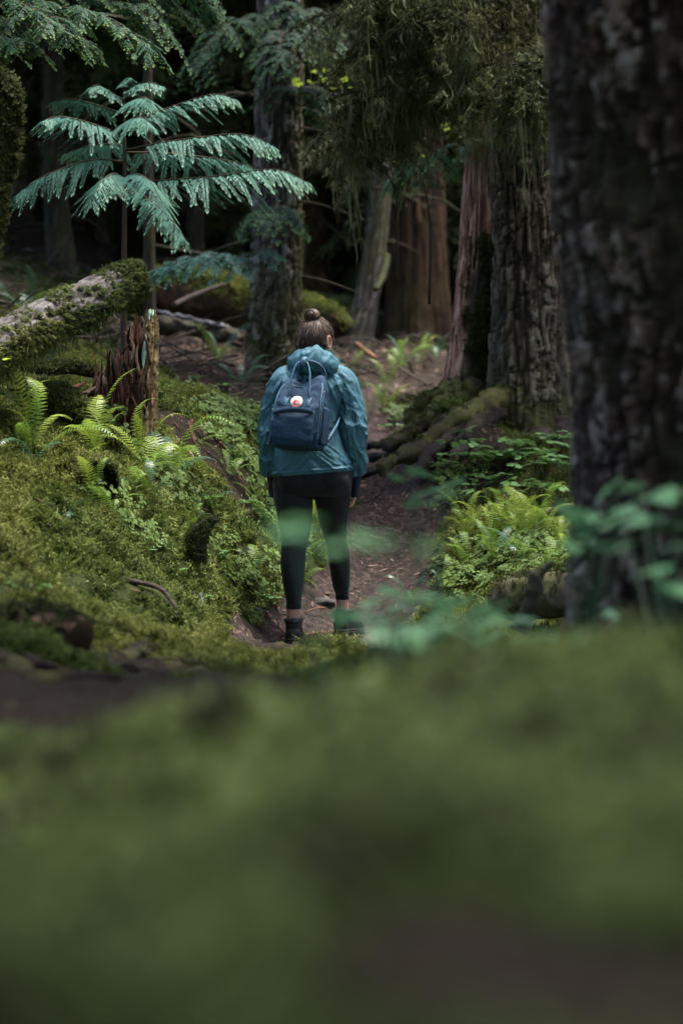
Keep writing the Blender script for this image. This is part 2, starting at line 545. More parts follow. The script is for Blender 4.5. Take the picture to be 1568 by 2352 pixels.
def litter_mat():
    m = NT('litter')
    c = m.ramp(m.rnd(), [(0.0, (0.018, 0.011, 0.008)), (0.45, (0.075, 0.043, 0.030)), (0.8, (0.19, 0.12, 0.085)), (1.0, (0.34, 0.26, 0.20))])
    return m.set(c, 0.85, 0.2)
MAT['litter'] = litter_mat()
MAT['root_pale'] = bark_mat('fir_root', (0.007, 0.005, 0.0045), (0.034, 0.025, 0.024), (0.11, 0.09, 0.088), None, 0.6, (0.13, 0.13, 0.03), (1, 1, 1), 12, 0.8, 0.2)
# ------------------------------------------------------------------ terrain: one sheet, heights from surveyed points
_ctl = [
    # trail: (x, y in the picture, metres away)
    (600, 1482, 12.2), (700, 1480, 12.3), (800, 1465, 12.5), (900, 1445, 12.6), (720, 1420, 13.0), (820, 1375, 13.3), (930, 1345, 13.5),
    (780, 1330, 13.7), (880, 1265, 14.3), (960, 1250, 14.4), (870, 1180, 15.1), (940, 1180, 15.1), (850, 1110, 16.0), (905, 1115, 15.9),
    (840, 1045, 17.0), (805, 975, 18.2), (850, 930, 19.2),
    # slope behind
    (900, 890, 20.5), (950, 810, 23), (780, 850, 20.5), (630, 865, 19.0), (960, 775, 26), (500, 890, 17.5), (440, 800, 20.5), (560, 930, 17.0),
    (700, 790, 23), (300, 800, 19),
    # right bank, with the raised ground that the roots run over
    (1105, 948, 15.75), (1060, 985, 15.5), (985, 1030, 15.25), (925, 1064, 15.0), (1040, 1010, 15.4), (975, 1090, 14.9), (1055, 1075, 14.95), (1010, 960, 16.1), (960, 990, 15.8),
    (985, 1010, 15.6), (1060, 1090, 15.0), (1200, 1030, 16), (1310, 1040, 16), (1300, 1150, 14.5), (1100, 1185, 14.2), (1000, 1150, 14.8), (1040, 1290, 13.6),
    (1250, 1300, 13.2), (1200, 1420, 12.0), (1000, 1440, 12.3), (1450, 1250, 13.5), (1600, 1100, 15),
    # left bank
    (600, 1440, 12.4), (540, 1495, 11.5), (20, 1000, 11.6), (80, 1035, 11.5), (230, 1050, 11.9), (335, 1010, 12.8), (390, 1110, 12.3), (480, 1010, 13.8), (590, 990, 15.2),
    (450, 1250, 11.9), (590, 1250, 12.9), (590, 1120, 13.9), (300, 1250, 11.2), (0, 1180, 10.6), (150, 1330, 10.2), (300, 1380, 10.5), (470, 1420, 11.3),
    (0, 1350, 8.9), (0, 1480, 7.6), (220, 1480, 9.0), (400, 1490, 10.2), (-250, 1000, 10.5), (-250, 1300, 8.5), (0, 880, 13.0), (180, 880, 14.0), (-200, 850, 13.0),
    # roots in front and the dip behind the brow
    (60, 1560, 6.6), (300, 1535, 7.8), (500, 1510, 9.5), (650, 1505, 10.8), (760, 1510, 11.3), (900, 1525, 11.3), (1000, 1520, 9.6), (1200, 1530, 9.5), (800, 1590, 8.5),
    (500, 1640, 7.0), (880, 1540, 6.9), (1010, 1502, 6.9), (1200, 1490, 7.0), (1450, 1492, 7.0), (1750, 1470, 7.0),
    # mossy brow under the lens
    (0, 1815, 3.3), (250, 1752, 3.3), (500, 1672, 3.1), (784, 1600, 3.0), (1000, 1565, 3.1), (1300, 1542, 3.2), (1568, 1530, 3.2), (1900, 1515, 3.2), (-400, 1740, 3.3),
    (200, 1800, 4.6), (784, 1690, 4.6), (1300, 1610, 4.8), (1700, 1580, 4.9),
    (0, 2090, 2.0), (784, 1880, 1.9), (1568, 1850, 1.9), (0, 2400, 1.3), (784, 2350, 1.2), (1568, 2330, 1.2),
]
CP = np.array([P(*c) for c in _ctl])
_far = [(-6, 4, 1.6), (-6, 9, 2.4), (-7, 14, 3.2), (-9, 20, 5.0), (-12, 28, 7.5), (5, 4, 0.9), (6, 9, 1.2), (7, 14, 2.0), (8, 20, 3.2), (11, 28, 6.0),
        (0, 30, 3.6), (-3, 36, 6.5), (4, 36, 6.5), (0, 46, 12), (-14, 46, 14), (14, 46, 13), (0, 70, 26), (-30, 60, 26), (30, 60, 24), (-30, 25, 14), (30, 25, 9),
        (0, -4, 0.45), (-6, -4, 1.2), (6, -4, 0.6), (-25, -10, 6), (25, -10, 2), (0, -20, 0), (-60, -20, 14), (60, -20, 8), (-70, 70, 34), (70, 70, 30)]
CP = np.vstack([CP, np.array(_far, float)])
_K = lambda a, b: np.sqrt(((a[:, None, :2] - b[None, :, :2]) ** 2).sum(-1) + 0.09)
_A = _K(CP, CP) - np.eye(len(CP)) * 0.02
_mean = CP[:, 2].mean()
_W = np.linalg.solve(_A, CP[:, 2] - _mean)

TRAIL = np.array([P(560, 1560, 10.6), P(690, 1490, 12.1), P(800, 1440, 12.7), P(870, 1330, 13.6), P(905, 1230, 14.5), P(895, 1150, 15.4), P(868, 1080, 16.4), P(835, 1000, 17.8), P(840, 930, 19.2), P(905, 880, 20.8)])
TRAIL_W = np.array([0.24, 0.32, 0.38, 0.36, 0.30, 0.26, 0.24, 0.22, 0.18, 0.14])
def trail_mask(xy):
    best = np.zeros(len(xy))
    for k in range(len(TRAIL) - 1):
        a, b = TRAIL[k, :2], TRAIL[k + 1, :2]
        d = b - a
        t = np.clip(((xy - a) @ d) / (d @ d), 0, 1)
        dist = np.linalg.norm(xy - (a + t[:, None] * d), axis=1)
        w = TRAIL_W[k] * (1 - t) + TRAIL_W[k + 1] * t
        best = np.maximum(best, 1 - sstep(0.75, 1.15, dist / w))
    return best
def ground_base(x, y):
    q = np.stack([np.ravel(x), np.ravel(y)], -1).astype(float)
    out = np.empty(len(q))
    for k in range(0, len(q), 20000):
        s = q[k:k + 20000]
        out[k:k + 20000] = np.sqrt(((s[:, None] - CP[None, :, :2]) ** 2).sum(-1) + 0.09) @ _W + _mean
    return out
def ground_z(x, y):
    x, y = np.ravel(x).astype(float), np.ravel(y).astype(float)
    z = ground_base(x, y)
    q = np.stack([x, y, np.zeros_like(x)], -1)
    tm = trail_mask(q[:, :2])
    near = sstep(4.5, 3.0, y) if False else 1 - sstep(3.0, 5.0, y)
    far = sstep(20, 35, y)
    rough = (fbm(q * 1.7, 4) - 0.5) * 0.22 * (1 - near * 0.5) + (fbm(q * 6 + 5, 3) - 0.5) * 0.15 * (1 - near * 0.3)
    rough = rough * (1 - 0.88 * tm) + (fbm(q * 0.35 + 9, 3) - 0.5) * 2.4 * far
    return z + rough - 0.035 * tm
def gz(x, y): return float(ground_z([x], [y])[0])
def G(xv, yv, smin=5.5, smax=40):
    """ground point seen at a picture position"""
    s = np.linspace(smin, smax, 1400)
    pts = np.stack([P(xv, yv, k) for k in s])
    z = ground_z(pts[:, 0], pts[:, 1])
    hit = np.nonzero(pts[:, 2] < z)[0]
    k = hit[0] if len(hit) else len(s) - 1
    return np.array([pts[k, 0], pts[k, 1], z[k]])
def gn(x, y, e=0.05):
    """ground normals"""
    dx = (ground_z(x + e, y) - ground_z(x - e, y)) / (2 * e)
    dy = (ground_z(x, y + e) - ground_z(x, y - e)) / (2 * e)
    n = np.stack([-dx, -dy, np.ones_like(dx)], -1)
    return n / np.linalg.norm(n, axis=1)[:, None]
def moss_mask(xy):
    q = np.stack([xy[:, 0], xy[:, 1], np.zeros(len(xy))], -1)
    x, y = xy[:, 0], xy[:, 1]
    t = trail_mask(xy)
    n = fbm(q * 1.1 + 3, 4)
    m = sstep(0.30, 0.5, n)
    # bare needle litter around the stump, on the slope behind and where the roots cross in front
    bare = np.zeros(len(xy))
    for c, r in ((P(440, 1000, 13.6), 0.32), (P(560, 880, 18.5), 1.5), (P(950, 830, 22), 2.2), (P(700, 800, 23), 1.8), (P(420, 800, 20), 1.3), (P(1000, 1045, 15.1), 0.55), (P(1060, 1010, 15.4), 0.4),
                 (P(540, 1360, 12.1), 0.22), (P(150, 1560, 6.8), 0.7), (P(60, 1640, 5.4), 1.1), (P(300, 1600, 6.0), 0.6), (P(350, 1525, 7.9), 0.45)):
        d = np.hypot(x - c[0], (y - c[1]))
        bare = np.maximum(bare, 1 - sstep(0.55, 1.2, d / r + (n - 0.5) * 1.2))
    m = np.maximum(m, 1 - sstep(3.2, 4.5, y))                       # the brow under the lens is moss all over
    m = np.where((x < -0.25) & (y > 12.6) & (y < 17), np.maximum(m, 0.62), m)
    m = np.where((x > 0.35) & (y < 16), np.maximum(m, 0.6), m)
    bare = np.maximum(bare, (1 - sstep(0.20, 0.38, np.hypot(x - 0.19, (y - 1.15) * 1.2) + (n - 0.5) * 0.35)))
    m = np.where((x < -0.9) & (y < 13.2), np.maximum(m, 0.58), m)
    return m * (1 - sstep(0.15, 0.6, t)) * (1 - bare) * (1 - 0.6 * sstep(20, 26, y))

_n1, _n2 = 330, 380
_yy = np.concatenate([np.linspace(-20, 0.2, 14), np.geomspace(0.35, 26, _n1 - 34), np.geomspace(27, 130, 20)])
_uu = np.concatenate([np.linspace(-3.2, -0.26, 40), np.linspace(-0.25, 0.25, _n2 - 80), np.linspace(0.26, 3.2, 40)])
_Y, _U = np.meshgrid(_yy, _uu, indexing='ij')
_X = _U * np.maximum(np.abs(_Y), 1.0) * np.where(_Y < 26, 1, 1) + _U * 4.0 * (1 - np.exp(-np.abs(_U) * 2))
gV = np.stack([_X.ravel(), _Y.ravel(), ground_z(_X, _Y)], -1)
gF = grid_faces(len(_yy), len(_uu), wrap=False)
ground = part('ground', gV, gF, MAT['ground'], None, True, {'moss': moss_mask(gV[:, :2]), 'trail': trail_mask(gV[:, :2])})
tag(ground, 'mossy forest floor with a worn brown trail climbing between the banks', kind='structure')

# ------------------------------------------------------------------ moss on the floor
def sprig_mesh(name, mat, n=22, h=0.045, spread=0.035, w=0.0045, seed=1, leafy=4):
    """a cushion of curved moss shoots with tiny side leaves"""
    g = np.random.default_rng(seed)
    V, F = [], []
    for k in range(n):
        a = g.random() * 6.283
        r = spread * math.sqrt(g.random())
        b = np.array([r * math.cos(a), r * math.sin(a), -0.008])
        out = np.array([math.cos(a + g.normal() * 0.6), math.sin(a + g.normal() * 0.6), 0])
        hh = h * (0.5 + 0.7 * g.random())
        lean = 0.3 + 0.9 * g.random()
        side = np.cross(out, [0, 0, 1.0])
        tw = g.random() * 3.14
        sd = side * math.cos(tw) + np.array([0, 0, 0.5]) * math.sin(tw)
        pts = [b + out * hh * lean * t * t + np.array([0, 0, hh * (t - 0.25 * t * t * lean)]) for t in (0, 0.5, 1.0)]
        i = len(V)
        V += [pts[0] - sd * w * 0.5, pts[0] + sd * w * 0.5, pts[1] - sd * w * 0.5, pts[1] + sd * w * 0.5, pts[2]]
        F += [(i, i + 1, i + 3), (i, i + 3, i + 2), (i + 2, i + 3, i + 4)]
        for q in range(leafy):
            t = 0.25 + 0.7 * q / leafy
            c = pts[0] * (1 - t) ** 2 + 2 * t * (1 - t) * pts[1] + t * t * pts[2]
            l = w * 2.6 * (1.1 - 0.6 * t)
            dr = (side * (1 if q % 2 else -1) + out * 0.7 + np.array([0, 0, 0.5]) * g.normal())
            dr /= np.linalg.norm(dr)
            e = np.cross(dr, out + np.array([0.1, 0.2, 0.3]))
            e /= np.linalg.norm(e)
            i = len(V)
            V += [c - e * l * 0.35, c + e * l * 0.35, c + dr * l]
            F += [(i, i + 1, i + 2)]
    return mesh_from(name, np.array(V), np.array(F), mat, False)
def sprigs(tagname, mat, h, spread, w, n=22, leafy=4):
    return [source('shape_' + tagname, sprig_mesh('moss_' + tagname, mat, n, h, spread, w, 5 + k, leafy)) for k in range(3)]
SPRIG = sprigs('floor', MAT['moss'], 0.046, 0.036, 0.0065, 26)
SPRIG_NEAR = sprigs('brow', MAT['moss_far'], 0.030, 0.03, 0.0045, 26)
SPRIG_LOG = sprigs('log', MAT['moss_log'], 0.030, 0.022, 0.0050, 22)
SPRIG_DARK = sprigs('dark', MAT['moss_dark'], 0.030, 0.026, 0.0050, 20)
def moss_on(name, V, F, n, weight, sources, scl=(0.6, 1.2), droop=0.35, parent=None):
    p, nr = sample_surface(V, F, n, weight)
    nn = nr + np.array([0, 0, -droop]) + RNG.normal(size=nr.shape) * 0.3
    return scatter(name, p, euler_from_normals(nn, RNG.random(len(p)) * 6.28), RNG.uniform(*scl, len(p)), sources, parent)

def floor_points(n, ylo, yhi, wid, extra=None):
    """random floor points inside a wedge a little wider than the view, even per square metre"""
    y = np.sqrt(RNG.random(n) * (yhi ** 2 - ylo ** 2) + ylo ** 2)
    x = (RNG.random(n) * 2 - 1) * wid * y
    return np.stack([x, y], -1)
def lay(name, n, ylo, yhi, wid, sources, scl, thr=0.45, patch=True):
    xy = floor_points(n, ylo, yhi, wid)
    m = moss_mask(xy)
    if patch:
        q = np.stack([xy[:, 0], xy[:, 1], np.zeros(len(xy))], -1)
        m = m * (0.35 + 0.9 * sstep(0.35, 0.6, fbm(q * 5.5 + 40, 3)))
    keep = RNG.random(len(xy)) < sstep(thr - 0.25, thr + 0.25, m)
    xy = xy[keep]
    z = ground_z(xy[:, 0], xy[:, 1])
    nn = gn(xy[:, 0], xy[:, 1], 0.03) + RNG.normal(size=(len(xy), 3)) * 0.28
    o = scatter(name, np.column_stack([xy, z]), euler_from_normals(nn, RNG.random(len(xy)) * 6.28), RNG.uniform(*scl, len(xy)), sources)
    return o
tag(lay('moss', 84000, 6.0, 17.5, 0.20, SPRIG, (0.5, 1.5), 0.50), 'yellow-green feather moss carpeting the banks beside the trail', kind='stuff')
tag(lay('moss', 13000, 0.9, 5.2, 0.26, SPRIG_NEAR, (0.7, 1.9), 0.42), 'out-of-focus green moss on the brow closest to the viewer', kind='stuff')
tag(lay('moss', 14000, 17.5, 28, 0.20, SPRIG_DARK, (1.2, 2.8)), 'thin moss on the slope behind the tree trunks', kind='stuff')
# ------------------------------------------------------------------ trunks
def bark_disp(depth, nu, sv, fine=0.35, flare=0.0, flare_h=0.5, lobes=5, seed=0, lump=0.0, store=None):
    """furrowed bark: stretched plates round the trunk; depth in metres, nu plates round, sv metres of plate length"""
    def f(A, TH, V0):
        ct, sn = np.cos(TH), np.sin(TH)
        k = nu / 6.283
        P1 = np.stack([ct * k * 1.6 + seed, sn * k * 1.6, A / sv * 1.5], -1)
        wu = (fbm(P1, 3) - 0.5) * 1.9 + (fbm(np.stack([ct * k * 5, sn * k * 5 + seed, A / sv * 5.0], -1), 2) - 0.5) * 0.8
        wv = (fbm(P1 + 31.7, 3) - 0.5) * 1.6
        u = TH / (2 * math.pi) * nu + wu
        f1, f2, cid = worley(u, A / sv + wv, nu, seed)
        crack = sstep(0.0, 0.22, f2 - f1)
        rg = np.abs(fbm(np.stack([ct * k * 1.9, sn * k * 1.9 + seed, A / sv * 0.55 + 9], -1), 3) - 0.5) * 2
        fur = sstep(0.02, 0.22, rg)                                   # long ragged furrows
        pl = np.minimum(crack, 1.0) * fur * (0.35 + 0.65 * cid)
        h = depth * (0.75 * fur * (0.5 + 0.5 * crack) + 0.5 * crack * cid * fur)
        h = h + depth * fine * (fbm(np.stack([ct * k * 4.5, sn * k * 4.5, A / sv * 3.0], -1), 4) - 0.5) * 2
        if lump:
            h = h + lump * (fbm(np.stack([np.cos(TH) * 1.3 + seed, np.sin(TH) * 1.3, A * 1.1], -1), 3) - 0.5) * 2
        if flare:
            hh = np.exp(-A / flare_h)
            h = h + flare * hh * (0.55 + 0.45 * np.cos(lobes * TH + seed + 1.5 * np.sin(A * 2)))
        if store is not None: store['plate'] = pl
        return h
    return f
def trunk_part(parent, path, radii, nt, ns, disp_args, mat, name='trunk', moss_fn=None, caps=True):
    st = {}
    V, F, A, TH = loft(path, radii, nt, ns, bark_disp(store=st, **disp_args), caps)
    pl = np.append(st['plate'].ravel(), [0.2, 0.2]) if caps else st['plate'].ravel()
    ms = moss_fn(V, A, TH) if moss_fn else np.zeros(len(V))
    o = part(name, V, F, mat, parent, True, {'plate': pl, 'moss': ms})
    return o, V, F, A, TH
def limb(parent, pts, r0, r1, mat, name='limb', nt=10, ns=6, wob=0.0):
    pts = np.asarray(pts, float)
    if wob: pts = pts + RNG.normal(size=pts.shape) * wob
    V, F = tube(pts, r0, r1, nt, ns)
    n = len(V)
    return part(name, V, F, mat, parent, True, {'plate': fbm(V * 9, 3), 'moss': np.clip(fbm(V * 4 + 3, 3) * 1.5 - 0.35, 0, 1)})

# ------------------------------------------------------------------ flat conifer sprays
def spray(C, W, Lmax, leaf, lw, droop=0.6, nb=26, ang=52, roll=0.0, seed=0, t0=0.12, flat=True, dens=1.0, dip=0.25):
    """a branch along C (m points) carrying alternate side branchlets with small leaflets.
    Returns V, F(tris), tip attribute"""
    g = np.random.default_rng(seed)
    C = np.asarray(C, float)
    T = np.gradient(C, axis=0)
    T /= np.linalg.norm(T, axis=1)[:, None]
    up = np.array([0, 0, 1.0])
    n = len(C)
    Q0, Q1, Q2, Q3, TP = [], [], [], [], []
    for k in range(nb):
        t = t0 + (1 - t0) * (k + 0.5 * g.random()) / nb
        for sd in (-1, 1):
            tt = min(0.999, t + (0.35 / nb if sd > 0 else 0)) * (n - 1)
            i = int(tt)
            c = C[i] + (C[min(i + 1, n - 1)] - C[i]) * (tt - i)
            d = T[i]
            side = np.cross(d, up)
            side /= np.linalg.norm(side) + 1e-9
            side = side * math.cos(roll) + up * math.sin(roll)
            prof = min(1.0, 0.45 + 1.7 * t) * (1 - 0.80 * t ** 2.2)
            L = Lmax * prof * (0.65 + 0.6 * g.random())
            a = R(ang + g.normal() * 9 - 18 * t)
            bd = d * math.cos(a) + side * sd * math.sin(a) + up * g.normal() * 0.10
            m = max(3, int(L / leaf * 1.55 * dens))
            js = (np.arange(m) + 0.5) / m
            pos = c + bd * L * js[:, None] + np.outer(-droop * L * (js ** 1.7) - dip * L * js, up)
            tan = np.gradient(pos, axis=0) if m > 1 else bd[None]
            tan = tan / (np.linalg.norm(tan, axis=1)[:, None] + 1e-9)
            nr = np.cross(tan, np.cross(up, tan) + 1e-6)
            sv = np.cross(tan, up)
            sv = sv / (np.linalg.norm(sv, axis=1)[:, None] + 1e-9)
            for s2 in (-1, 1):
                ll = leaf * (1.25 - 0.75 * js) * g.uniform(0.7, 1.3, m)
                dr = tan * 0.72 + sv * s2 * 0.70 + up * g.normal(size=(m, 1)) * 0.12 - up * 0.22
                dr /= np.linalg.norm(dr, axis=1)[:, None]
                pw = np.cross(dr, np.cross(tan, sv))
                pw /= np.linalg.norm(pw, axis=1)[:, None] + 1e-9
                mid = pos + dr * (ll * 0.5)[:, None]
                Q0.append(pos); Q1.append(mid + pw * (lw * ll / leaf)[:, None]); Q2.append(pos + dr * ll[:, None]); Q3.append(mid - pw * (lw * ll / leaf)[:, None])
                TP.append(np.clip(0.55 * t + 0.5 * js + g.normal(size=m) * 0.08, 0, 1))
            # branchlet end leaf
            e = pos[-1]
            Q0.append(e[None]); Q2.append((e + tan[-1] * leaf * 0.9)[None]); Q1.append((e + tan[-1] * leaf * .4 + sv[-1] * lw)[None]); Q3.append((e + tan[-1] * leaf * .4 - sv[-1] * lw)[None]); TP.append(np.array([1.0]))
    q = [np.concatenate(x) for x in (Q0, Q1, Q2, Q3)]
    m = len(q[0])
    V = np.stack(q, 1).reshape(-1, 3)
    F = np.arange(m * 4).reshape(-1, 4)
    return V, F, np.repeat(np.concatenate(TP), 4)
def spray_branch(parent, pts, Lmax, leaf, lw, mat, stemr=0.006, name='branch', **kw):
    C = catmull(pts, 40)
    V, F, tp = spray(C, 0, Lmax, leaf, lw, **kw)
    sV, sF = tube(C[::4], stemr, stemr * 0.3, 12, 5)
    b = part(name, sV, sF, MAT['stem'], parent)
    part('foliage', V, F, mat, b, False, {'tip': tp})
    return b

def bough(parent, pts, Lmax, leaf, lw, mat, stemr=0.008, name='branch', seed=0, nb=16, droop=0.30, sub=0.085):
    """a bough whose side branches are sprays themselves"""
    g = np.random.default_rng(seed)
    C = catmull(pts, 60)
    T = np.gradient(C, axis=0); T /= np.linalg.norm(T, axis=1)[:, None]
    up = np.array([0, 0, 1.0])
    Vs, Fs, TPs, ST, n = [], [], [], [tube(C[::4], stemr, stemr * 0.25, 16, 5)], 0
    for k in range(nb):
        t = 0.12 + 0.86 * (k + g.random()) / nb
        i = min(int(t * 59), 58)
        sd = 1 if k % 2 else -1
        side = np.cross(T[i], up); side /= np.linalg.norm(side)
        L = Lmax * (1 - 0.72 * t) * g.uniform(0.6, 1.25)
        a = R(g.uniform(35, 75))
        d = T[i] * math.cos(a) + side * sd * math.sin(a) + up * g.normal() * 0.12
        q = [C[i], C[i] + d * L * 0.5 + up * 0.01, C[i] + d * L - up * droop * L * g.uniform(0.6, 1.6)]
        c2 = catmull(q, 16)
        V, F, tp = spray(c2, 0, sub * g.uniform(0.8, 1.3), leaf, lw, nb=max(6, int(L / 0.028)), seed=seed * 31 + k, droop=0.3, dip=0.12, dens=1.0, t0=0.05)
        Vs.append(V); Fs.append(F + n); n += len(V); TPs.append(tp)
        ST.append(tube(q, stemr * 0.4, stemr * 0.12, 8, 4))
    V, F, tp = spray(C[35:], 0, sub * 1.1, leaf, lw, nb=18, seed=seed + 999, droop=0.3, dip=0.1, t0=0.0)
    Vs.append(V); Fs.append(F + n); TPs.append(tp)
    sV, sF = join(ST)
    b = part(name, sV, sF, MAT['stem'], parent)
    part('foliage', np.concatenate(Vs), np.concatenate(Fs), mat, b, False, {'tip': np.concatenate(TPs)})
    return b

# ------------------------------------------------------------------ shared crown, put out of view overhead for shade: a loose cloud of sprays
def crown_mesh(name, rx, h, n, seed, size=0.5):
    g = np.random.default_rng(seed)
    k = n
    z = g.random(k) ** 0.8
    rr = rx * (1.0 - 0.85 * z) * np.sqrt(0.08 + 0.92 * g.random(k))
    a = g.random(k) * 6.283
    c = np.stack([rr * np.cos(a), rr * np.sin(a), z * h], -1)
    out = np.stack([np.cos(a), np.sin(a), -0.35 + 0.25 * g.normal(size=k)], -1)
    side = np.stack([-np.sin(a), np.cos(a), 0.25 * g.normal(size=k)], -1)
    s = size * g.uniform(0.5, 1.4, k)
    V, F = [], []
    # each clump: five narrow leaf-like blades fanned out
    for j in range(5):
        w = (j - 2) * 0.42
        d = out * math.cos(w) + side * math.sin(w) + g.normal(size=(k, 3)) * 0.14
        e = np.cross(d, np.array([0, 0, 1.0])) + g.normal(size=(k, 3)) * 0.3
        e /= np.linalg.norm(e, axis=1)[:, None]
        ln = s * (1 - 0.12 * abs(j - 2))
        V.append(np.stack([c, c + d * (ln * 0.5)[:, None] + e * (ln * 0.13)[:, None], c + d * ln[:, None] - np.array([0, 0, 0.12]) * ln[:, None], c + d * (ln * 0.5)[:, None] - e * (ln * 0.13)[:, None]], 1))
    V = np.concatenate(V).reshape(-1, 3)
    return mesh_from(name, V, np.arange(len(V)).reshape(-1, 4), MAT['crown'], False)
CROWNS = [crown_mesh('crown', 2.6, 9.0, 2600, 3, 0.65), crown_mesh('crown', 3.4, 10.0, 3200, 5, 0.75), crown_mesh('crown', 2.0, 7.0, 1800, 8, 0.55)]
def crown(parent, loc, k=0, scale=1.0, rz=0.0):
    o = bpy.data.objects.new('crown', CROWNS[k])
    COL.objects.link(o)
    o.parent = parent
    o.location = tuple(np.asarray(loc) - origin_of(parent))
    o.scale = (scale,) * 3
    o.rotation_euler = (0, 0, rz)
    return o

# --- the big soft trunk close on the right
b = P(1705, 1480, 6.9); b[2] = gz(b[0], b[1]) - 0.1
T1 = thing('conifer_tree', b, 'massive dark trunk blurred along the right edge, grey lichen blotches on its bark', 'tree')
top = P(1640, 0, 6.9)
mid = P(1690, 800, 6.9)
pth = [b, P(1706, 1300, 6.9), P(1704, 1100, 6.9), mid, P(1660, 400, 6.9), top, top + np.array([-0.12, 0.1, 2.2]), top + np.array([-0.3, 0.2, 6.5])]
trunk_part(T1, pth, [0.46, 0.452, 0.445, 0.45, 0.455, 0.455, 0.42, 0.30], 520, 190, dict(depth=0.042, nu=34, sv=0.16, flare=0.05, flare_h=0.15, seed=2, lump=0.02), MAT['bark_near'],
           moss_fn=lambda V, A, TH: np.clip(fbm(V * 2.5, 3) * 2 - 0.95, 0, 0.9))
crown(T1, top + np.array([1.6, 0.6, 7.0]), 1, 1.0)

# --- furrowed fir to the right of the trail
b = P(1215, 1030, 16.0); b[2] = gz(b[0], b[1]) - 0.12
T2 = thing('fir_tree', b, 'furrowed grey-brown fir trunk right of the trail, its roots running down to the path', 'tree')
pth = [b, P(1211, 940, 16.0), P(1212, 800, 16), P(1212, 600, 16), P(1202, 350, 16), P(1195, 0, 16), P(1190, -300, 16), P(1185, -1600, 16), P(1180, -3000, 16)]
rad = [0.270, 0.248, 0.222, 0.205, 0.188, 0.178, 0.17, 0.14, 0.1]
def _m2(V, A, TH): return np.clip((1 - sstep(0.15, 0.9, A)) * 1.3 * fbm(V * 3, 3) + np.clip(fbm(V * 2 + 7, 3) * 2 - 1.2, 0, 1), 0, 1)
_, V2, F2, A2, TH2 = trunk_part(T2, pth, rad, 620, 120, dict(depth=0.032, nu=22, sv=0.22, flare=0.07, flare_h=0.25, lobes=4, seed=5, lump=0.010), MAT['bark_fir'], moss_fn=_m2)
def root(parent, pts, r0, r1, mossy=0.7, name='root', ns=14, nt=60):
    V, F, A, TH = loft(pts, np.linspace(r0, r1, len(pts)), nt, ns, lambda A, TH, V0: (fbm(V0 * 8, 5, 0.62) - 0.5) * r0 * 1.7)
    up = np.clip(np.sin(0), 0, 1)
    o = part(name, V, F, MAT['root_pale'], parent, True, {'plate': fbm(V * 6, 3), 'moss': np.clip(fbm(V * 4 + 2, 3) * 2.2 - 1.1 + mossy * 0.6, 0, 1)})
    return o, V, F
def on_ground(pts, lift):
    q = []
    for p in pts:
        p = np.array(p, float)
        p[2] = gz(p[0], p[1]) + lift
        q.append(p)
    return q
ROOTS = [
    ([P(1180, 900, 15.9), P(1120, 930, 15.75), P(1060, 965, 15.52), P(985, 1012, 15.27), P(925, 1048, 15.02), P(875, 1080, 14.9)], 0.105, 0.035, 1.0),
    ([P(1170, 930, 15.9), P(1100, 962, 15.58), P(1045, 992, 15.38), P(1000, 1030, 15.15), P(960, 1078, 14.95), P(935, 1105, 14.85)], 0.060, 0.022, 0.1),
    ([P(1150, 945, 15.8), P(1085, 980, 15.48), P(1062, 1020, 15.2), P(1040, 1060, 15.0), P(1020, 1090, 14.9)], 0.055, 0.024, 0.1),
    ([P(1090, 890, 16.2), P(1020, 940, 16.0), P(975, 972, 15.8), P(930, 1005, 15.6), P(885, 1030, 15.5)], 0.09, 0.03, 1.0),
    ([P(1060, 880, 16.2), P(1000, 915, 16.2), P(965, 940, 16.1), P(930, 965, 16.0)], 0.08, 0.03, 1.0),
    ([P(1240, 990, 15.85), P(1225, 1040, 15.5), P(1200, 1070, 15.2)], 0.09, 0.045, 0.3),
    ([P(1290, 980, 15.85), P(1320, 1040, 15.6), P(1330, 1080, 15.4)], 0.09, 0.045, 0.3),
]
for pts, r0, r1, ms in ROOTS:
    o, Vr, Fr = root(T2, pts, r0, r1, ms)
    if ms > 0.5: moss_on('moss', Vr, Fr, 800, lambda p, n: sstep(0.2, 0.8, n[:, 2]) * sstep(0.36, 0.52, fbm(p * 6, 3)), SPRIG_LOG, (0.4, 0.8), 0.2, o)
moss_on('moss', V2, F2, 9000, lambda p, n: (p[:, 2] < b[2] + 0.75) * sstep(0.42, 0.62, fbm(p * 4 + 1, 3)) * 0.9, SPRIG_DARK, (0.4, 0.8), 0.3, T2)
crown(T2, P(1190, -2700, 16) + np.array([0.8, 0.8, 0]), 0, 1.0)

# --- broken cedar snag leaning against it
b = P(1086, 930, 16.35); b[2] = gz(b[0], b[1]) - 0.1
SN = thing('cedar_snag', b, 'broken reddish cedar snag with a pale splintered top and mossy flared foot', 'snag')
pth = [b, P(1088, 900, 16.4), P(1094, 800, 16.4), P(1100, 650, 16.45), P(1106, 480, 16.5), P(1111, 300, 16.5), P(1114, 195, 16.5)]
st = {}
def _snag(A, TH, V0):
    h = bark_disp(0.012, 16, 0.5, 0.8, 0.10, 0.35, 5, 9, 0.010, st)(A, TH, V0)
    top = sstep(2.05, 2.15, A)
    st['plate'] = fbm(np.stack([np.cos(TH) * 6, np.sin(TH) * 6, A * 1.2], -1), 4)
    return h
V, F, A, TH = loft(pth, [0.215, 0.195, 0.165, 0.145, 0.125, 0.110, 0.098], 300, 90, _snag)
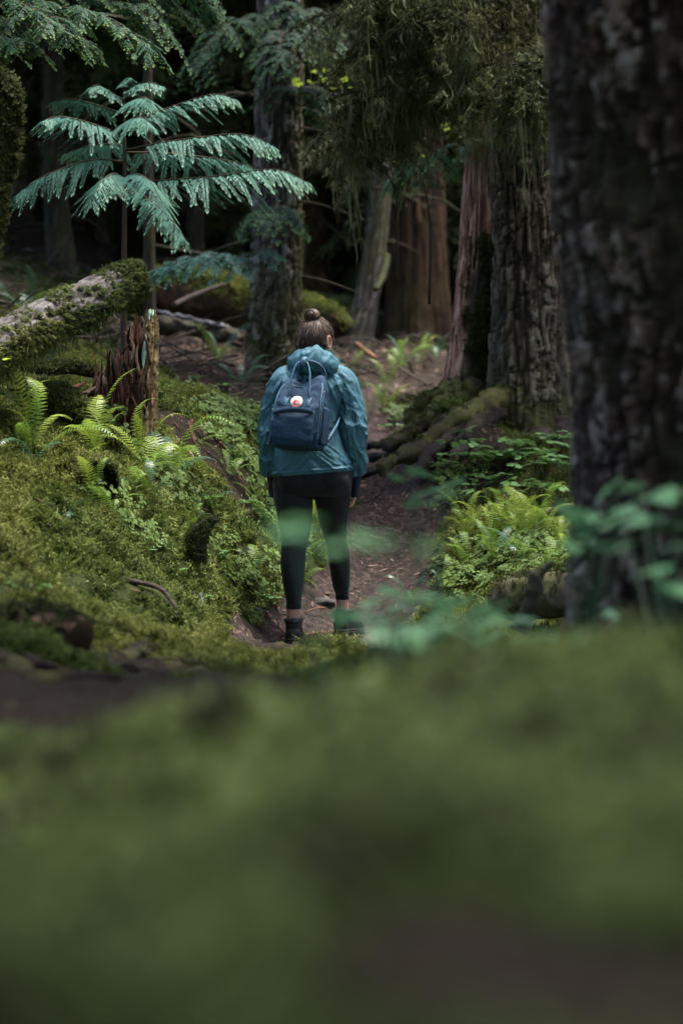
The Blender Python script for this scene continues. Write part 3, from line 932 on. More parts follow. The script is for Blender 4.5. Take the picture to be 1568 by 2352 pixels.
# jagged broken top: pull the rim of the loft down in splinters
ns_ = 90
rim = V[:300 * ns_].reshape(300, ns_, 3)
cut = 2.95 - 0.75 * fbm(np.stack([np.cos(TH[:ns_]) * 3, np.sin(TH[:ns_]) * 3, np.full(ns_, 2.2)], -1), 4) ** 1.0
zmax = (b[2] + cut)
above = rim[:, :, 2] > zmax[None]
rim[:, :, 2] = np.where(above, zmax[None], rim[:, :, 2])
V[:300 * ns_] = rim.reshape(-1, 3)
V[-1, 2] = b[2] + 2.0
hh_ = V[:, 2] - b[2]
part('trunk', V, F, MAT['snag'], SN, True, {'barky': np.clip(1.15 - 0.42 * hh_ + 2.6 * (V[:, 0] - catmull(pth, 300)[np.clip(np.arange(len(V)) // 90, 0, 299), 0]) / 0.2 * 0.3, 0, 1)})
# dark strip of old bark up its left face, and a splintered shell
for k in range(26):
    a = R(150 + RNG.uniform(0, 150))
    z0 = RNG.uniform(0.5, 1.5); ln = RNG.uniform(0.3, 0.85)
    c0 = np.array(catmull(pth, 50)[int(np.clip(z0 / 2.6 * 50, 0, 49))]); c1 = np.array(catmull(pth, 50)[int(np.clip((z0 + ln) / 2.6 * 50, 0, 49))])
    r0 = 0.185 - 0.045 * z0
    r1 = 0.185 - 0.045 * (z0 + ln)
    d = np.array([math.cos(a), math.sin(a), 0])
    Vs, Fs = loft([c0 + d * r0 * 1.05, (c0 + c1) / 2 + d * (r0 + r1) / 2 * 1.03, c1 + d * r1], [0.012, 0.018, 0.005], 10, 5)[:2]
    part('splinter', Vs, Fs, [MAT['rot'], MAT['dark_wood'], MAT['snag']][k % 3], SN)
moss_on('moss', V, F, 15000, lambda p, n: (p[:, 2] < b[2] + 1.45 - 0.9 * sstep(-0.05, -0.25, p[:, 0] - b[0])) * sstep(0.36, 0.56, fbm(p * 3.2 + 4, 3) + 0.25 * n[:, 0]) * (n[:, 1] < 0.5), SPRIG_DARK, (0.5, 1.0), 0.35, SN)

# --- grey trunk behind the walker
b = P(632, 880, 19.0); b[2] = gz(b[0], b[1]) - 0.12
T3 = thing('hemlock_tree', b, 'straight grey plated trunk behind the walker with moss round its foot', 'tree')
pth = [b, P(632, 800, 19), P(635, 650, 19), P(638, 400, 19), P(642, 150, 19), P(646, -200, 19), P(650, -1500, 19), P(655, -3000, 19)]
_, V3, F3, A3, TH3 = trunk_part(T3, pth, [0.225, 0.200, 0.180, 0.172, 0.165, 0.16, 0.13, 0.08], 480, 96, dict(depth=0.024, nu=19, sv=0.17, flare=0.085, flare_h=0.35, lobes=5, seed=12, lump=0.008), MAT['bark_grey'],
                                moss_fn=lambda V, A, TH: np.clip(0.9 * (1 - sstep(0.3, 1.4, A)) + sstep(0.85, 1.0, (V[:, 0] - catmull(pth, 480)[np.clip((np.arange(len(V)) // 96), 0, 479), 0]) / 0.17) * 0.9, 0, 1))
moss_on('moss', V3, F3, 9000, lambda p, n: np.maximum((p[:, 2] < b[2] + 1.5) * sstep(0.40, 0.60, fbm(p * 3 + 2, 3)) * (1.25 - (p[:, 2] - b[2]) / 1.5), sstep(0.8, 0.97, n[:, 0]) * 0.5), SPRIG_DARK, (0.6, 1.1), 0.4, T3)
for k in range(9):
    yv = 120 + 85 * k
    p0 = P(640, yv, 19)
    a = RNG.uniform(-0.6, 0.6) + (math.pi if k % 2 else 0)
    d = np.array([math.cos(a), math.sin(a) * 0.6 - 0.3, -0.15])
    limb(T3, [p0, p0 + d * 0.35, p0 + d * 0.8 + np.array([0, 0, -0.1])], 0.014, 0.004, MAT['bark_thin'], 'dead_branch')
crown(T3, P(650, -2900, 19), 2, 1.0)

# --- red cedar in the background
b = P(958, 800, 25.5); b[2] = gz(b[0], b[1]) - 0.15
T4 = thing('cedar_tree', b, 'stringy red-brown cedar trunk standing in the shadows up the slope', 'tree')
pth = [b, P(957, 700, 25.5), P(957, 500, 25.5), P(957, 300, 25.5), P(957, 0, 25.5), P(957, -500, 25.5), P(957, -2200, 25.5)]
trunk_part(T4, pth, [0.36, 0.31, 0.262, 0.235, 0.22, 0.21, 0.12], 300, 90, dict(depth=0.03, nu=13, sv=0.9, flare=0.12, flare_h=0.6, lobes=6, seed=21, lump=0.02), MAT['bark_red'],
           moss_fn=lambda V, A, TH: np.clip(fbm(V * 1.5, 3) * 2 - 1.0, 0, 0.8))
crown(T4, P(957, -2100, 25.5), 1, 0.9)

# --- thinner trunks that fade into the wood behind
BACK = [  # x at foot, y at foot, distance, x at the top of the picture, radius, bark, label
    (345, 800, 20.5, 338, 0.040, 'bark_thin', 'slim dark stem rising behind the young cedar'),
    (725, 770, 27.0, 718, 0.17, 'bark_red', 'dark reddish trunk just right of the grey plated trunk'),
    (812, 770, 24.0, 905, 0.10, 'bark_grey', 'grey trunk leaning to the right above the broken log'),
    (870, 690, 27.0, 800, 0.055, 'bark_thin', 'thin mossy stem leaning left in front of the red cedar'),
    (150, 700, 24.0, 120, 0.10, 'bark_thin', 'dark trunk behind the foliage left of the young cedar'),
    (60, 690, 27.0, 75, 0.12, 'bark_thin', 'shadowed trunk furthest to the left up the slope'),
    (235, 690, 27.0, 225, 0.07, 'bark_thin', 'narrow shadowed trunk directly behind the young cedar top'),
    (450, 700, 26.0, 470, 0.085, 'bark_thin', 'shadowed trunk between the slim stem and the grey plated trunk'),
    (540, 690, 29.0, 520, 0.12, 'bark_red', 'dim brown trunk close left of the grey plated trunk, far back'),
    (1062, 720, 28.0, 1050, 0.09, 'bark_thin', 'dark narrow trunk between red cedar and broken snag'),
    (790, 690, 31.0, 770, 0.13, 'bark_thin', 'dark trunk far back above the walker, left of the leaning one'),
    (400, 690, 31.0, 405, 0.14, 'bark_thin', 'broad shadowed trunk deep in the wood right of the slim stem'),
    (860, 700, 33.0, 868, 0.15, 'bark_thin', 'broad shadowed trunk deep in the wood left of red cedar'),
    (1130, 690, 33.0, 1128, 0.13, 'bark_thin', 'shadowed trunk far back behind the broken snag'),
]
for k, (xf, yf, s, xt, r, mt, lab) in enumerate(BACK):
    b = P(xf, yf, s); b[2] = gz(b[0], b[1]) - 0.15
    t = thing('tree', b, lab, 'tree', 'trunks fading into the wood')
    tp = P(xt, 0, s)
    pth = [b, b * 0.6 + tp * 0.4 + RNG.normal(size=3) * 0.05, tp, tp + (tp - b) * 0.8, tp + (tp - b) * 1.4 + np.array([0, 0, 2.0])]
    trunk_part(t, pth, [r * 1.25, r, r * 0.9, r * 0.75, r * 0.5], 120, 30, dict(depth=r * 0.16, nu=9, sv=0.3, flare=r * 0.5, flare_h=0.4, seed=30 + k), MAT[mt],
               moss_fn=lambda V, A, TH: np.clip(fbm(V * 2, 3) * 2 - 0.7, 0, 1))
    if k in (3,): continue
    for q in range(9):
        f = RNG.uniform(0.15, 1.0)
        p0 = b * (1 - f) + tp * f
        a = RNG.uniform(0, 6.28)
        d = np.array([math.cos(a), math.sin(a), RNG.uniform(-0.25, 0.2)])
        ln = RNG.uniform(0.6, 1.8)
        limb(t, [p0, p0 + d * ln * 0.5, p0 + d * ln + np.array([0, 0, -0.25 * ln])], 0.018, 0.005, MAT['bark_thin'], 'dead_branch', 7, 5, 0.05)
    if k in (4, 8): crown(t, tp + np.array([0, 0, RNG.uniform(0.6, 2.5)]), k % 3, 0.75 + 0.35 * RNG.random(), k)

# --- unseen trees added round about the trail to shade the scene
SHADE_TREES = [(2.7, -1.4), (-2.9, -1.6), (-6.5, 6.0), (8.0, 11.5), (6.2, 17.5), (-7.5, 12.5), (5.6, 2.0), (-4.8, 0.5), (1.8, -4.5), (-2.5, -6.0), (6.8, -2.0), (-8.5, 3.0), (8.5, 7.0),
          (-5.6, 25.0), (6.2, 26.0), (-8.5, 19.0), (8.8, 18.0), (5.0, -7.0), (-7.0, -5.0)]
for k, (x, y) in enumerate(SHADE_TREES):
    b = np.array([x, y, gz(x, y) - 0.2])
    near_side = 'left' if x < 0 else 'right'
    t = thing('tree', b, 'unseen tall conifer added round about the trail to shade the scene', 'tree', 'unseen shade conifers round about the trail')
    hgt = RNG.uniform(13, 17)
    r = RNG.uniform(0.16, 0.28)
    lean = RNG.normal(size=2) * 0.25
    trunk_part(t, [b, b + np.array([lean[0] * 0.3, lean[1] * 0.3, hgt * 0.4]), b + np.array([lean[0], lean[1], hgt])], [r * 1.3, r, r * 0.3], 90, 24, dict(depth=0.02, nu=10, sv=0.3, flare=0.1, flare_h=0.4, seed=60 + k), MAT['bark_thin'])
    for q in range(2):
        crown(t, b + np.array([lean[0] * 0.6, lean[1] * 0.6, 3.6 + 4.8 * q + RNG.uniform(-0.6, 0.6)]), (k + q) % 3, 1.15 - 0.2 * q, RNG.random() * 6.28)

# --- the far wood: a mass nobody could count
def far_clump(seed):
    g = np.random.default_rng(seed)
    Vs, Fs, n = [], [], 0
    for k in range(7):
        a = g.random() * 6.283
        d = np.array([math.cos(a), math.sin(a), -0.1])
        L = g.uniform(0.5, 1.0)
        C = [np.array([0, 0, 0.0]), d * L * 0.5 + np.array([0, 0, 0.05]), d * L + np.array([0, 0, -0.22 * L])]
        V, F, tp = spray(catmull(C, 20), 0, 0.28, 0.05, 0.012, nb=10, seed=seed * 10 + k, dens=0.9)
        Vs.append(V); Fs.append(F + n); n += len(V)
    return mesh_from('far_spray', np.concatenate(Vs), np.concatenate(Fs), MAT['crown'], False)
FARC = [source('shape_far', far_clump(k)) for k in range(3)]
n = 8500
y = RNG.uniform(26.5, 45, n)
x = RNG.uniform(-1, 1, n) * 0.24 * y
zg = ground_z(x, y)
top = 0.9 + 0.235 * y
z = zg + 0.15 + (np.maximum(top - zg, 1.2)) * RNG.random(n) ** 0.8
dens = fbm(np.stack([x * 0.5, y * 0.35, z * 0.5], -1), 3)
low = (z - zg) < 2.0
keep = (dens > 0.47) & ~((y < 28) & low & (RNG.random(n) < 0.75))
pts = np.stack([x, y, z], -1)[keep]
tag(scatter('far_wood', pts, np.stack([RNG.normal(size=len(pts)) * 0.2, RNG.normal(size=len(pts)) * 0.2, RNG.random(len(pts)) * 6.28], -1), RNG.uniform(0.8, 1.7, len(pts)), FARC),
    'dark tangle of conifer sprays filling the depth of the wood', kind='stuff')
# ------------------------------------------------------------------ logs, stumps, roots, sticks
# --- the mossy fallen log on the left, its broken end in the air
p0, p1 = P(-330, 985, 10.6), P(318, 640, 12.5)
b = p0.copy(); b[2] = gz(b[0], b[1])
LG = thing('fallen_log', p0, 'fallen log raised off the left bank, bark showing on top and moss down its sides', 'log')
pth = [p0, P(-100, 850, 11.2), P(60, 762, 11.7), P(200, 692, 12.15), P(290, 650, 12.45), p1]
st = {}
V, F, A, TH = loft(pth, [0.118, 0.108, 0.100, 0.092, 0.087, 0.070], 200, 48, bark_disp(0.014, 18, 0.14, 0.7, seed=41, lump=0.016, store=st))
part('log_bark', V, F, MAT['bark_log'], LG, True, {'plate': np.append(st['plate'].ravel(), [0, 0]), 'moss': np.zeros(len(V))})
endw = lambda p: sstep(0.42, 0.12, np.linalg.norm(p - p1, axis=1)) if False else 1 - sstep(0.10, 0.30, np.linalg.norm(p - p1, axis=1))
moss_on('moss', V, F, 10500, lambda p, n: np.clip(np.maximum(endw(p), (1 - sstep(-0.35, 0.30, n[:, 2])) * sstep(0.28, 0.46, fbm(p * 6 + 6, 3)) + 0.35 * sstep(0.50, 0.60, fbm(p * 8 + 2, 3))), 0, 1), SPRIG_LOG, (0.4, 0.9), 0.9, LG)

# strands that hang from the moss
def strands(name, starts, lengths, parent, mat, w=0.004, seed=0, sway=0.02, seg=6):
    g = np.random.default_rng(seed)
    n = len(starts)
    t = np.linspace(0, 1, seg)
    ph = g.random((n, 3)) * 6.28
    amp = sway * g.uniform(0.3, 1.2, (n, 1))
    x = starts[:, None, 0] + amp * (np.sin(t[None] * 5 + ph[:, :1]) - np.sin(ph[:, :1])) * t[None] + g.normal(size=(n, 1)) * 0.012 * t[None]
    y = starts[:, None, 1] + amp * (np.sin(t[None] * 4 + ph[:, 1:2]) - np.sin(ph[:, 1:2])) * t[None]
    z = starts[:, None, 2] - lengths[:, None] * t[None]
    C = np.stack([x, y, z], -1)
    a = g.random(n) * 3.1416
    e = np.stack([np.cos(a), np.sin(a), np.zeros(n)], -1)[:, None]
    ww = (w * g.uniform(0.5, 1.5, (n, 1)) * (1.05 - t[None]) * (1 + 0.8 * np.sin(t[None] * 17 + ph[:, 2:3])))[..., None]
    V = np.stack([C - e * ww, C + e * ww], 2).reshape(n, seg * 2, 3)
    i = np.arange(seg - 1) * 2
    f = np.stack([i, i + 1, i + 3, i + 2], -1)
    F = (f[None] + (np.arange(n) * seg * 2)[:, None, None]).reshape(-1, 4)
    o = part(name, V.reshape(-1, 3), F, mat, parent, False)
    o['kind'] = 'stuff'
    return o
p, nr = sample_surface(V, F, 5200, lambda p, n: (n[:, 2] < -0.1) * sstep(0.35, 0.6, fbm(p * 6, 3)))
strands('hanging_moss', p, RNG.uniform(0.02, 0.13, len(p)), LG, MAT['moss_log'], 0.004, 1)

# --- the bent mossy bough at the left edge
pth = [P(-300, 150, 10.8), P(-120, 165, 10.8), P(-20, 192, 10.8), P(14, 240, 10.8), P(12, 330, 10.8), P(-6, 430, 10.8), P(-30, 560, 10.8), P(-60, 720, 10.8), P(-90, 900, 10.8)]
b = pth[-1].copy(); b[2] = gz(b[0], b[1])
pth[-1] = b
BG = thing('bent_snag', b, 'thick moss-wrapped bent snag at the far left edge of the picture', 'snag')
V, F, A, TH = loft(pth, [0.060, 0.064, 0.068, 0.066, 0.056, 0.050, 0.050, 0.055, 0.07], 140, 24, lambda A, TH, V0: (fbm(V0 * 9, 3) - 0.5) * 0.03)
part('trunk', V, F, MAT['bark_thin'], BG, True, {'plate': fbm(V * 8, 3), 'moss': np.ones(len(V)) * 0.8})
moss_on('moss', V, F, 5000, lambda p, n: np.clip(0.55 + 0.5 * n[:, 2] + 0.4 * n[:, 0], 0.1, 1), SPRIG_DARK, (0.5, 1.0), 0.5, BG)

# --- the red rotten stump with its standing bark slab
base = P(300, 1005, 12.75); base[2] = gz(base[0], base[1]) - 0.05
ST = thing('rotten_stump', base, 'crumbling red rotten stump with one tall bark slab, beside the raised mossy log', 'stump')
def jag(pts, w, d, mat, parent, name='splinter', rough=0.25, nt=16, ns=8, seed=0):
    """a fibrous upright splinter: flattened, ragged, tapering to a torn tip"""
    C = catmull(pts, nt)
    th = np.linspace(0, 6.283, ns, endpoint=False)
    t = np.linspace(0, 1, nt)
    prof = np.minimum(1, 2.4 * (1 - t) ** 0.8 + 0.04) * (0.85 + 0.15 * np.cos(t * 9 + seed))
    yaw = seed * 1.7
    ex = np.array([math.cos(yaw), math.sin(yaw), 0]); ey = np.array([-math.sin(yaw), math.cos(yaw), 0])
    V = C[:, None] + (np.cos(th)[None, :, None] * ex * w + np.sin(th)[None, :, None] * ey * d) * prof[:, None, None]
    nn = fbm(np.stack([np.cos(th)[None] * 2 + seed + 0 * t[:, None], np.sin(th)[None] * 2 + 0 * t[:, None], t[:, None] * 5 + 0 * th[None]], -1), 3) - 0.5
    V = V + (V - C[:, None]) * (nn * rough * 4)[..., None]
    n = nt * ns
    V = np.vstack([V.reshape(-1, 3), C[-1] + (C[-1] - C[-2]) * 0.6])
    j = np.arange(ns)
    F = [grid_faces(nt, ns), np.stack([np.full(ns, n), (nt - 1) * ns + j, (nt - 1) * ns + (j + 1) % ns], -1)]
    return part(name, V, F, mat, parent, True)
# core: ragged ring of splinters, tall on the right, stepping down to the left
spl = [  # x, top y, foot y, depth offset, half width px
    (322, 735, 1000, 0.05, 26), (300, 760, 1000, -0.02, 26), (338, 700, 980, 0.10, 14), (282, 800, 1005, 0.02, 26), (262, 830, 1000, 0.06, 22), (312, 830, 1010, -0.09, 26),
    (290, 850, 1010, -0.12, 22), (325, 800, 1010, -0.10, 16), (240, 850, 985, 0.0, 20), (225, 865, 980, -0.02, 18), (250, 880, 990, -0.08, 20), (272, 870, 1005, -0.12, 18),
    (300, 905, 1015, -0.15, 20), (318, 920, 1015, -0.15, 16), (262, 920, 1000, -0.13, 18), (345, 760, 980, 0.08, 12), (288, 775, 900, 0.0, 12), (330, 880, 1010, -0.13, 12), (308, 720, 860, 0.04, 9), (276, 790, 900, 0.0, 9)]
for k, (x, yt, yf, dz, w) in enumerate(spl):
    a0, a1 = P(x - 4 + RNG.normal() * 3, yf, 12.75 + dz), P(x + RNG.normal() * 5, yt, 12.75 + dz)
    m0 = a0 * 0.55 + a1 * 0.45 + RNG.normal(size=3) * 0.012
    jag([a0, m0, a1], w / 440.0, w / 440.0 * 0.7, MAT['rot_pale' if k % 4 == 1 or x < 250 else 'rot'], ST, 'splinter', 0.32, 18, 9, k + 1)
for k in range(95):   # stringy fibres torn off the face
    x = RNG.uniform(215, 345); yt = RNG.uniform(720 + max(0, 320 - x) * 1.1, 930)
    a1 = P(x, yt, 12.60 + RNG.uniform(-0.05, 0.12)); a0 = P(x + RNG.normal() * 6, yt + RNG.uniform(40, 110), 12.58 + RNG.uniform(-0.05, 0.08))
    Vt, Ft = loft([a0, (a0 + a1) / 2 + RNG.normal(size=3) * 0.012, a1 + RNG.normal(size=3) * 0.015], [0.008, 0.0085, 0.0015], 7, 4)[:2]
    part('fibre', Vt, Ft, [MAT['rot'], MAT['rot_pale'], MAT['rot'], MAT['dark_wood']][k % 4], ST)
# rotten shoulder to the left
for k in range(16):
    x = RNG.uniform(150, 240); y = 905 + RNG.normal() * 16
    a0 = P(x - 25, y + 12, 12.6 + RNG.uniform(-0.1, 0.1)); a1 = P(x + 35, y - 6 + RNG.normal() * 8, 12.6 + RNG.uniform(-0.1, 0.1))
    jag([a0, (a0 + a1) / 2 + np.array([0, 0, 0.012]), a1], 0.032, 0.022, MAT['rot_pale' if k % 2 else 'rot'], ST, 'splinter', 0.35, 10, 7, k + 50)
# the slab
slab_p = [P(332, 1030, 12.62), P(336, 930, 12.64), P(341, 830, 12.66), P(347, 755, 12.68), P(349, 712, 12.69)]
st = {}
Vb, Fb, Ab, THb = loft(slab_p, [0.052, 0.050, 0.046, 0.034, 0.016], 140, 40, bark_disp(0.008, 14, 0.08, 0.7, seed=51, lump=0.008, store=st))
o = part('bark_slab', Vb, Fb, MAT['slab'], ST, True, {'plate': np.append(st['plate'].ravel(), [0, 0]), 'moss': np.zeros(len(Vb))})
o['label'] = 'tall upright slab of pale tan bark with mint lichen'
for (xa, ya, xb, yb, w) in ((346, 708, 343, 735, 0.010), (352, 712, 350, 728, 0.007), (336, 765, 329, 850, 0.011), (333, 795, 328, 840, 0.011)):
    a0, a1 = P(xa, ya, 12.615), P(xb, yb, 12.585)
    Vl, Fl, _, _ = loft([a0, (a0 + a1) / 2, a1], [0.002, w, 0.003], 20, 8, lambda A, TH, V0: (fbm(V0 * 60, 3) - 0.5) * 0.012)
    part('lichen_patch', Vl, Fl, MAT['lichen'], o, True)

# --- small mossy log lying behind the ferns, left of the stump
def mossy_log(label, pts, radii, n=2500, mat='bark_thin', sources=SPRIG_LOG, cover=0.35, scl=(0.6, 1.2), name='mossy_log', seed=70, cat='log'):
    lo = np.array(pts[0])
    t = thing(name, lo, label, cat)
    st = {}
    V, F, A, TH = loft(pts, radii, 90, 28, bark_disp(max(radii) * 0.12, 10, 0.2, 0.5, seed=seed, lump=max(radii) * 0.12, store=st))
    part('log_bark', V, F, MAT[mat], t, True, {'plate': np.append(st['plate'].ravel(), [0, 0]), 'moss': np.clip(fbm(V * 3, 3) * 2 - 0.6, 0, 1)})
    moss_on('moss', V, F, n, lambda p, nn: sstep(cover - 0.2, cover + 0.25, 0.5 * nn[:, 2] + fbm(p * 4, 3) - 0.1), sources, scl, 0.4, t)
    return t, V, F
mossy_log('low mossy log lying between the raised log and the red stump', [P(-60, 870, 12.3), P(40, 905, 12.2), P(120, 920, 12.15), P(210, 965, 12.1)], [0.07, 0.075, 0.075, 0.06], 2600)
mossy_log('dark mossy branch behind the ferns under the raised log', [P(0, 835, 12.6), P(90, 848, 12.6), P(160, 845, 12.7), P(235, 862, 12.8)], [0.03, 0.035, 0.03, 0.02], 700, scl=(0.4, 0.8))

# --- hollow mossy log end among the ferns
c0, c1 = P(228, 1108, 11.45), P(150, 1105, 11.75)
HL = thing('hollow_log', c1, 'mossy hollow log end with a dark opening among the left bank ferns', 'log')
V, F, A, TH = loft([c0, (c0 * 2 + c1) / 3, c1, c1 + (c1 - c0) * 0.8], [0.105, 0.115, 0.115, 0.10], 60, 36, lambda A, TH, V0: (fbm(V0 * 10, 3) - 0.5) * 0.045, caps=False)
part('log_bark', V, F, MAT['bark_thin'], HL, True, {'plate': fbm(V * 8, 3), 'moss': np.ones(len(V)) * 0.5})
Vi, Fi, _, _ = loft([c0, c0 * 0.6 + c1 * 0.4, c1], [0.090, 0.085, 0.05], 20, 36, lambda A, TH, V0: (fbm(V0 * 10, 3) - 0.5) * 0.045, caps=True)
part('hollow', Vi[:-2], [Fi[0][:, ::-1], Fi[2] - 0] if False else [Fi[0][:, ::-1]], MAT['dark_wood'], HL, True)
moss_on('moss', V, F, 2600, lambda p, n: np.clip(0.35 + n[:, 2], 0, 1), SPRIG_LOG, (0.6, 1.2), 0.3, HL)

# --- fallen red log far behind, broken at its right end
pth = [P(300, 665, 21.6), P(450, 680, 21.4), P(620, 712, 21.0), P(730, 730, 20.7), P(803, 752, 20.6)]
t, V, F = mossy_log('broken red-brown fallen log with a mossy top, lying behind the walker', pth, [0.20, 0.20, 0.18, 0.145, 0.045], 1, 'bark_red', name='fallen_log', seed=77)
moss_on('moss', V, F, 5200, lambda p, n: sstep(0.35, 0.75, n[:, 2] * 0.9 + (fbm(p * 2.2, 3) - 0.4)), SPRIG, (0.5, 1.1), 0.2, t)
pth = [P(330, 742, 20.6), P(430, 752, 20.5), P(520, 765, 20.3), P(560, 778, 20.2)]
t = thing('fallen_log', pth[0], 'peeled greyish-white rotting log below the red fallen log', 'log')
V, F, A, TH = loft(pth, [0.06, 0.075, 0.065, 0.02], 90, 28, lambda A, TH, V0: (fbm(V0 * 8, 5, 0.65) - 0.5) * 0.14)
part('log_bark', V, F, MAT['bark_thin'], t, True, {'plate': fbm(V * 9, 4), 'moss': np.clip(fbm(V * 4, 3) * 2 - 0.7, 0, 1)})
for (xa, ya, xb, yb, w) in ((400, 722, 470, 742, 0.035), (450, 735, 525, 752, 0.045), (360, 712, 400, 728, 0.030)):
    a0, a1 = P(xa, ya, 20.35), P(xb, yb, 20.25)
    Vl, Fl, _, _ = loft([a0, (a0 + a1) / 2, a1], [0.005, w * 0.55, 0.005], 40, 14, lambda A, TH, V0: (fbm(V0 * 16, 5, 0.7) - 0.5) * 0.08)
    part('peeled_wood', Vl, Fl, MAT['pale_wood'], t, True)

# --- log butt half hidden on the right, and its neighbours
mossy_log('short cut log half hidden in the greenery at the foot of the big trunk', [P(1165, 1375, 11.6), P(1230, 1368, 11.4), P(1330, 1362, 11.0)], [0.10, 0.105, 0.10], 500, 'bark_fir', SPRIG_DARK, 0.6, (0.5, 0.9), 'short_log', 81)
mossy_log('grey branch lying in the ferns right of the trail', [P(1190, 1215, 13.9), P(1250, 1182, 13.9), P(1320, 1165, 13.9)], [0.022, 0.028, 0.025], 60, 'bark_grey', SPRIG_DARK, 0.6, (0.4, 0.7), 'branch', 83)
t = thing('leaning_snag', P(1195, 1430, 9.5), 'dark blurred rotten snag leaning in front of the short log', 'snag')
V, F, A, TH = loft([P(1190, 1450, 9.4), P(1215, 1390, 9.4), P(1232, 1330, 9.4), P(1268, 1290, 9.4)], [0.032, 0.030, 0.022, 0.008], 50, 16, lambda A, TH, V0: (fbm(V0 * 16, 4) - 0.5) * 0.05)
part('trunk', V, F, MAT['bark_thin'], t, True, {'plate': fbm(V * 8, 3), 'moss': np.clip(fbm(V * 5, 3) * 2 - 0.7, 0, 1)})

# --- curved mossy stub in the middle of the left bank
t = thing('curved_stub', P(455, 1262, 11.7), 'dark horn-shaped mossy stub curving up from the left bank', 'stump')
V, F, A, TH = loft([P(450, 1290, 11.75), P(452, 1250, 11.75), P(462, 1222, 11.75), P(478, 1204, 11.75), P(500, 1190, 11.75)], [0.050, 0.052, 0.047, 0.035, 0.006], 50, 18, lambda A, TH, V0: (fbm(V0 * 9, 2) - 0.5) * 0.008)
part('stub_bark', V, F, MAT['stub'], t, True)
moss_on('moss', V, F, 420, lambda p, n: np.clip(0.25 + n[:, 2] - 0.8 * n[:, 1] * 0 + 0.5 * (n[:, 0] < 0), 0, 1), SPRIG_DARK, (0.4, 0.8), 0.2, t)

# --- roots crossing in front of the walker
def ground_root(label, pix, r0, r1, lift=0.02, mossy=0.2, n=0, name='tree_root'):
    pts = [P(*q) for q in pix]
    t = thing(name, pts[0], label, 'root')
    V, F, A, TH = loft(pts, np.linspace(r0, r1, len(pts)), 80, 16, lambda A, TH, V0: (fbm(V0 * np.array([9, 9, 9]), 5, 0.65) - 0.5) * r0 * 1.9)
    o = part('root_bark', V, F, MAT['root'], t, True, {'plate': fbm(V * 6, 3), 'moss': np.clip(fbm(V * 3 + 2, 3) * 2.2 - 1.2 + mossy, 0, 1)})
    if n: moss_on('moss', V, F, n, lambda p, nn: sstep(0.45, 0.6, fbm(p * 4, 3)) * (nn[:, 2] < 0.6), SPRIG_DARK, (0.5, 1.0), 0.3, t)
    return t
ground_root('smooth dark root forming a step right at the heels of the walker', [(400, 1506, 10.5), (480, 1492, 10.8), (570, 1492, 11.0), (650, 1492, 11.2), (720, 1500, 11.4), (780, 1525, 11.5)], 0.040, 0.030, n=300)
ground_root('long dark root crossing below the step, arching in the middle', [(180, 1560, 7.6), (270, 1530, 8.2), (330, 1512, 8.6), (400, 1524, 9.0), (500, 1528, 9.6), (620, 1530, 10.0)], 0.048, 0.030, n=500)
ground_root('twisted dark root in the lower left shade', [(-60, 1490, 6.9), (20, 1520, 6.8), (70, 1560, 6.6), (110, 1605, 6.4)], 0.026, 0.016)
ground_root('low dark root beside the twisted one, lower left', [(60, 1590, 6.6), (160, 1566, 6.9), (260, 1560, 7.2), (380, 1556, 7.6)], 0.035, 0.022)
ground_root('thin dark root at the bottom of the lower left shade', [(-60, 1600, 6.0), (40, 1612, 6.0), (140, 1600, 6.3), (230, 1580, 6.6)], 0.022, 0.014)
ground_root('dark root forking up the left edge toward the log butt', [(-40, 1530, 7.2), (40, 1500, 7.5), (90, 1530, 7.3), (150, 1535, 7.5)], 0.024, 0.014)
ground_root('short dark root under the arching one', [(230, 1575, 7.4), (320, 1548, 7.8), (420, 1546, 8.2), (520, 1552, 8.6)], 0.026, 0.016)
ground_root('knotted dark root along the bottom of the shade, nearest the viewer', [(-60, 1650, 5.4), (60, 1640, 5.5), (170, 1625, 5.8), (300, 1600, 6.2), (420, 1580, 6.7)], 0.03, 0.02)
ground_root('dark root running up from the lower shade to the step root', [(300, 1560, 7.6), (400, 1540, 8.4), (480, 1520, 9.2), (560, 1508, 10.0), (660, 1512, 10.7)], 0.035, 0.022)
mossy_log('brown rotten log butt sticking out of the moss at lower left', [P(20, 1440, 8.2), P(100, 1440, 8.1), P(190, 1462, 8.0)], [0.06, 0.065, 0.055], 350, 'bark_red', SPRIG_DARK, 0.7, (0.5, 1.0), 'log_butt', 91)

# --- roots laid over the trail behind the walker
ground_root('thin root snaking over the trail to the right of the walker', [(830, 1092, 15.9), (862, 1084, 15.7), (890, 1072, 15.5), (930, 1052, 15.3)], 0.022, 0.014, mossy=0)
ground_root('root lying across the trail above the snaking one', [(815, 1058, 16.5), (850, 1050, 16.3), (890, 1045, 16.0), (950, 1020, 15.6)], 0.032, 0.018, mossy=0)
ground_root('upper root at the bend of the trail beside the sleeve', [(810, 1030, 17.0), (850, 1022, 16.9), (900, 1020, 16.5), (960, 1000, 15.9)], 0.03, 0.018, mossy=0.3)

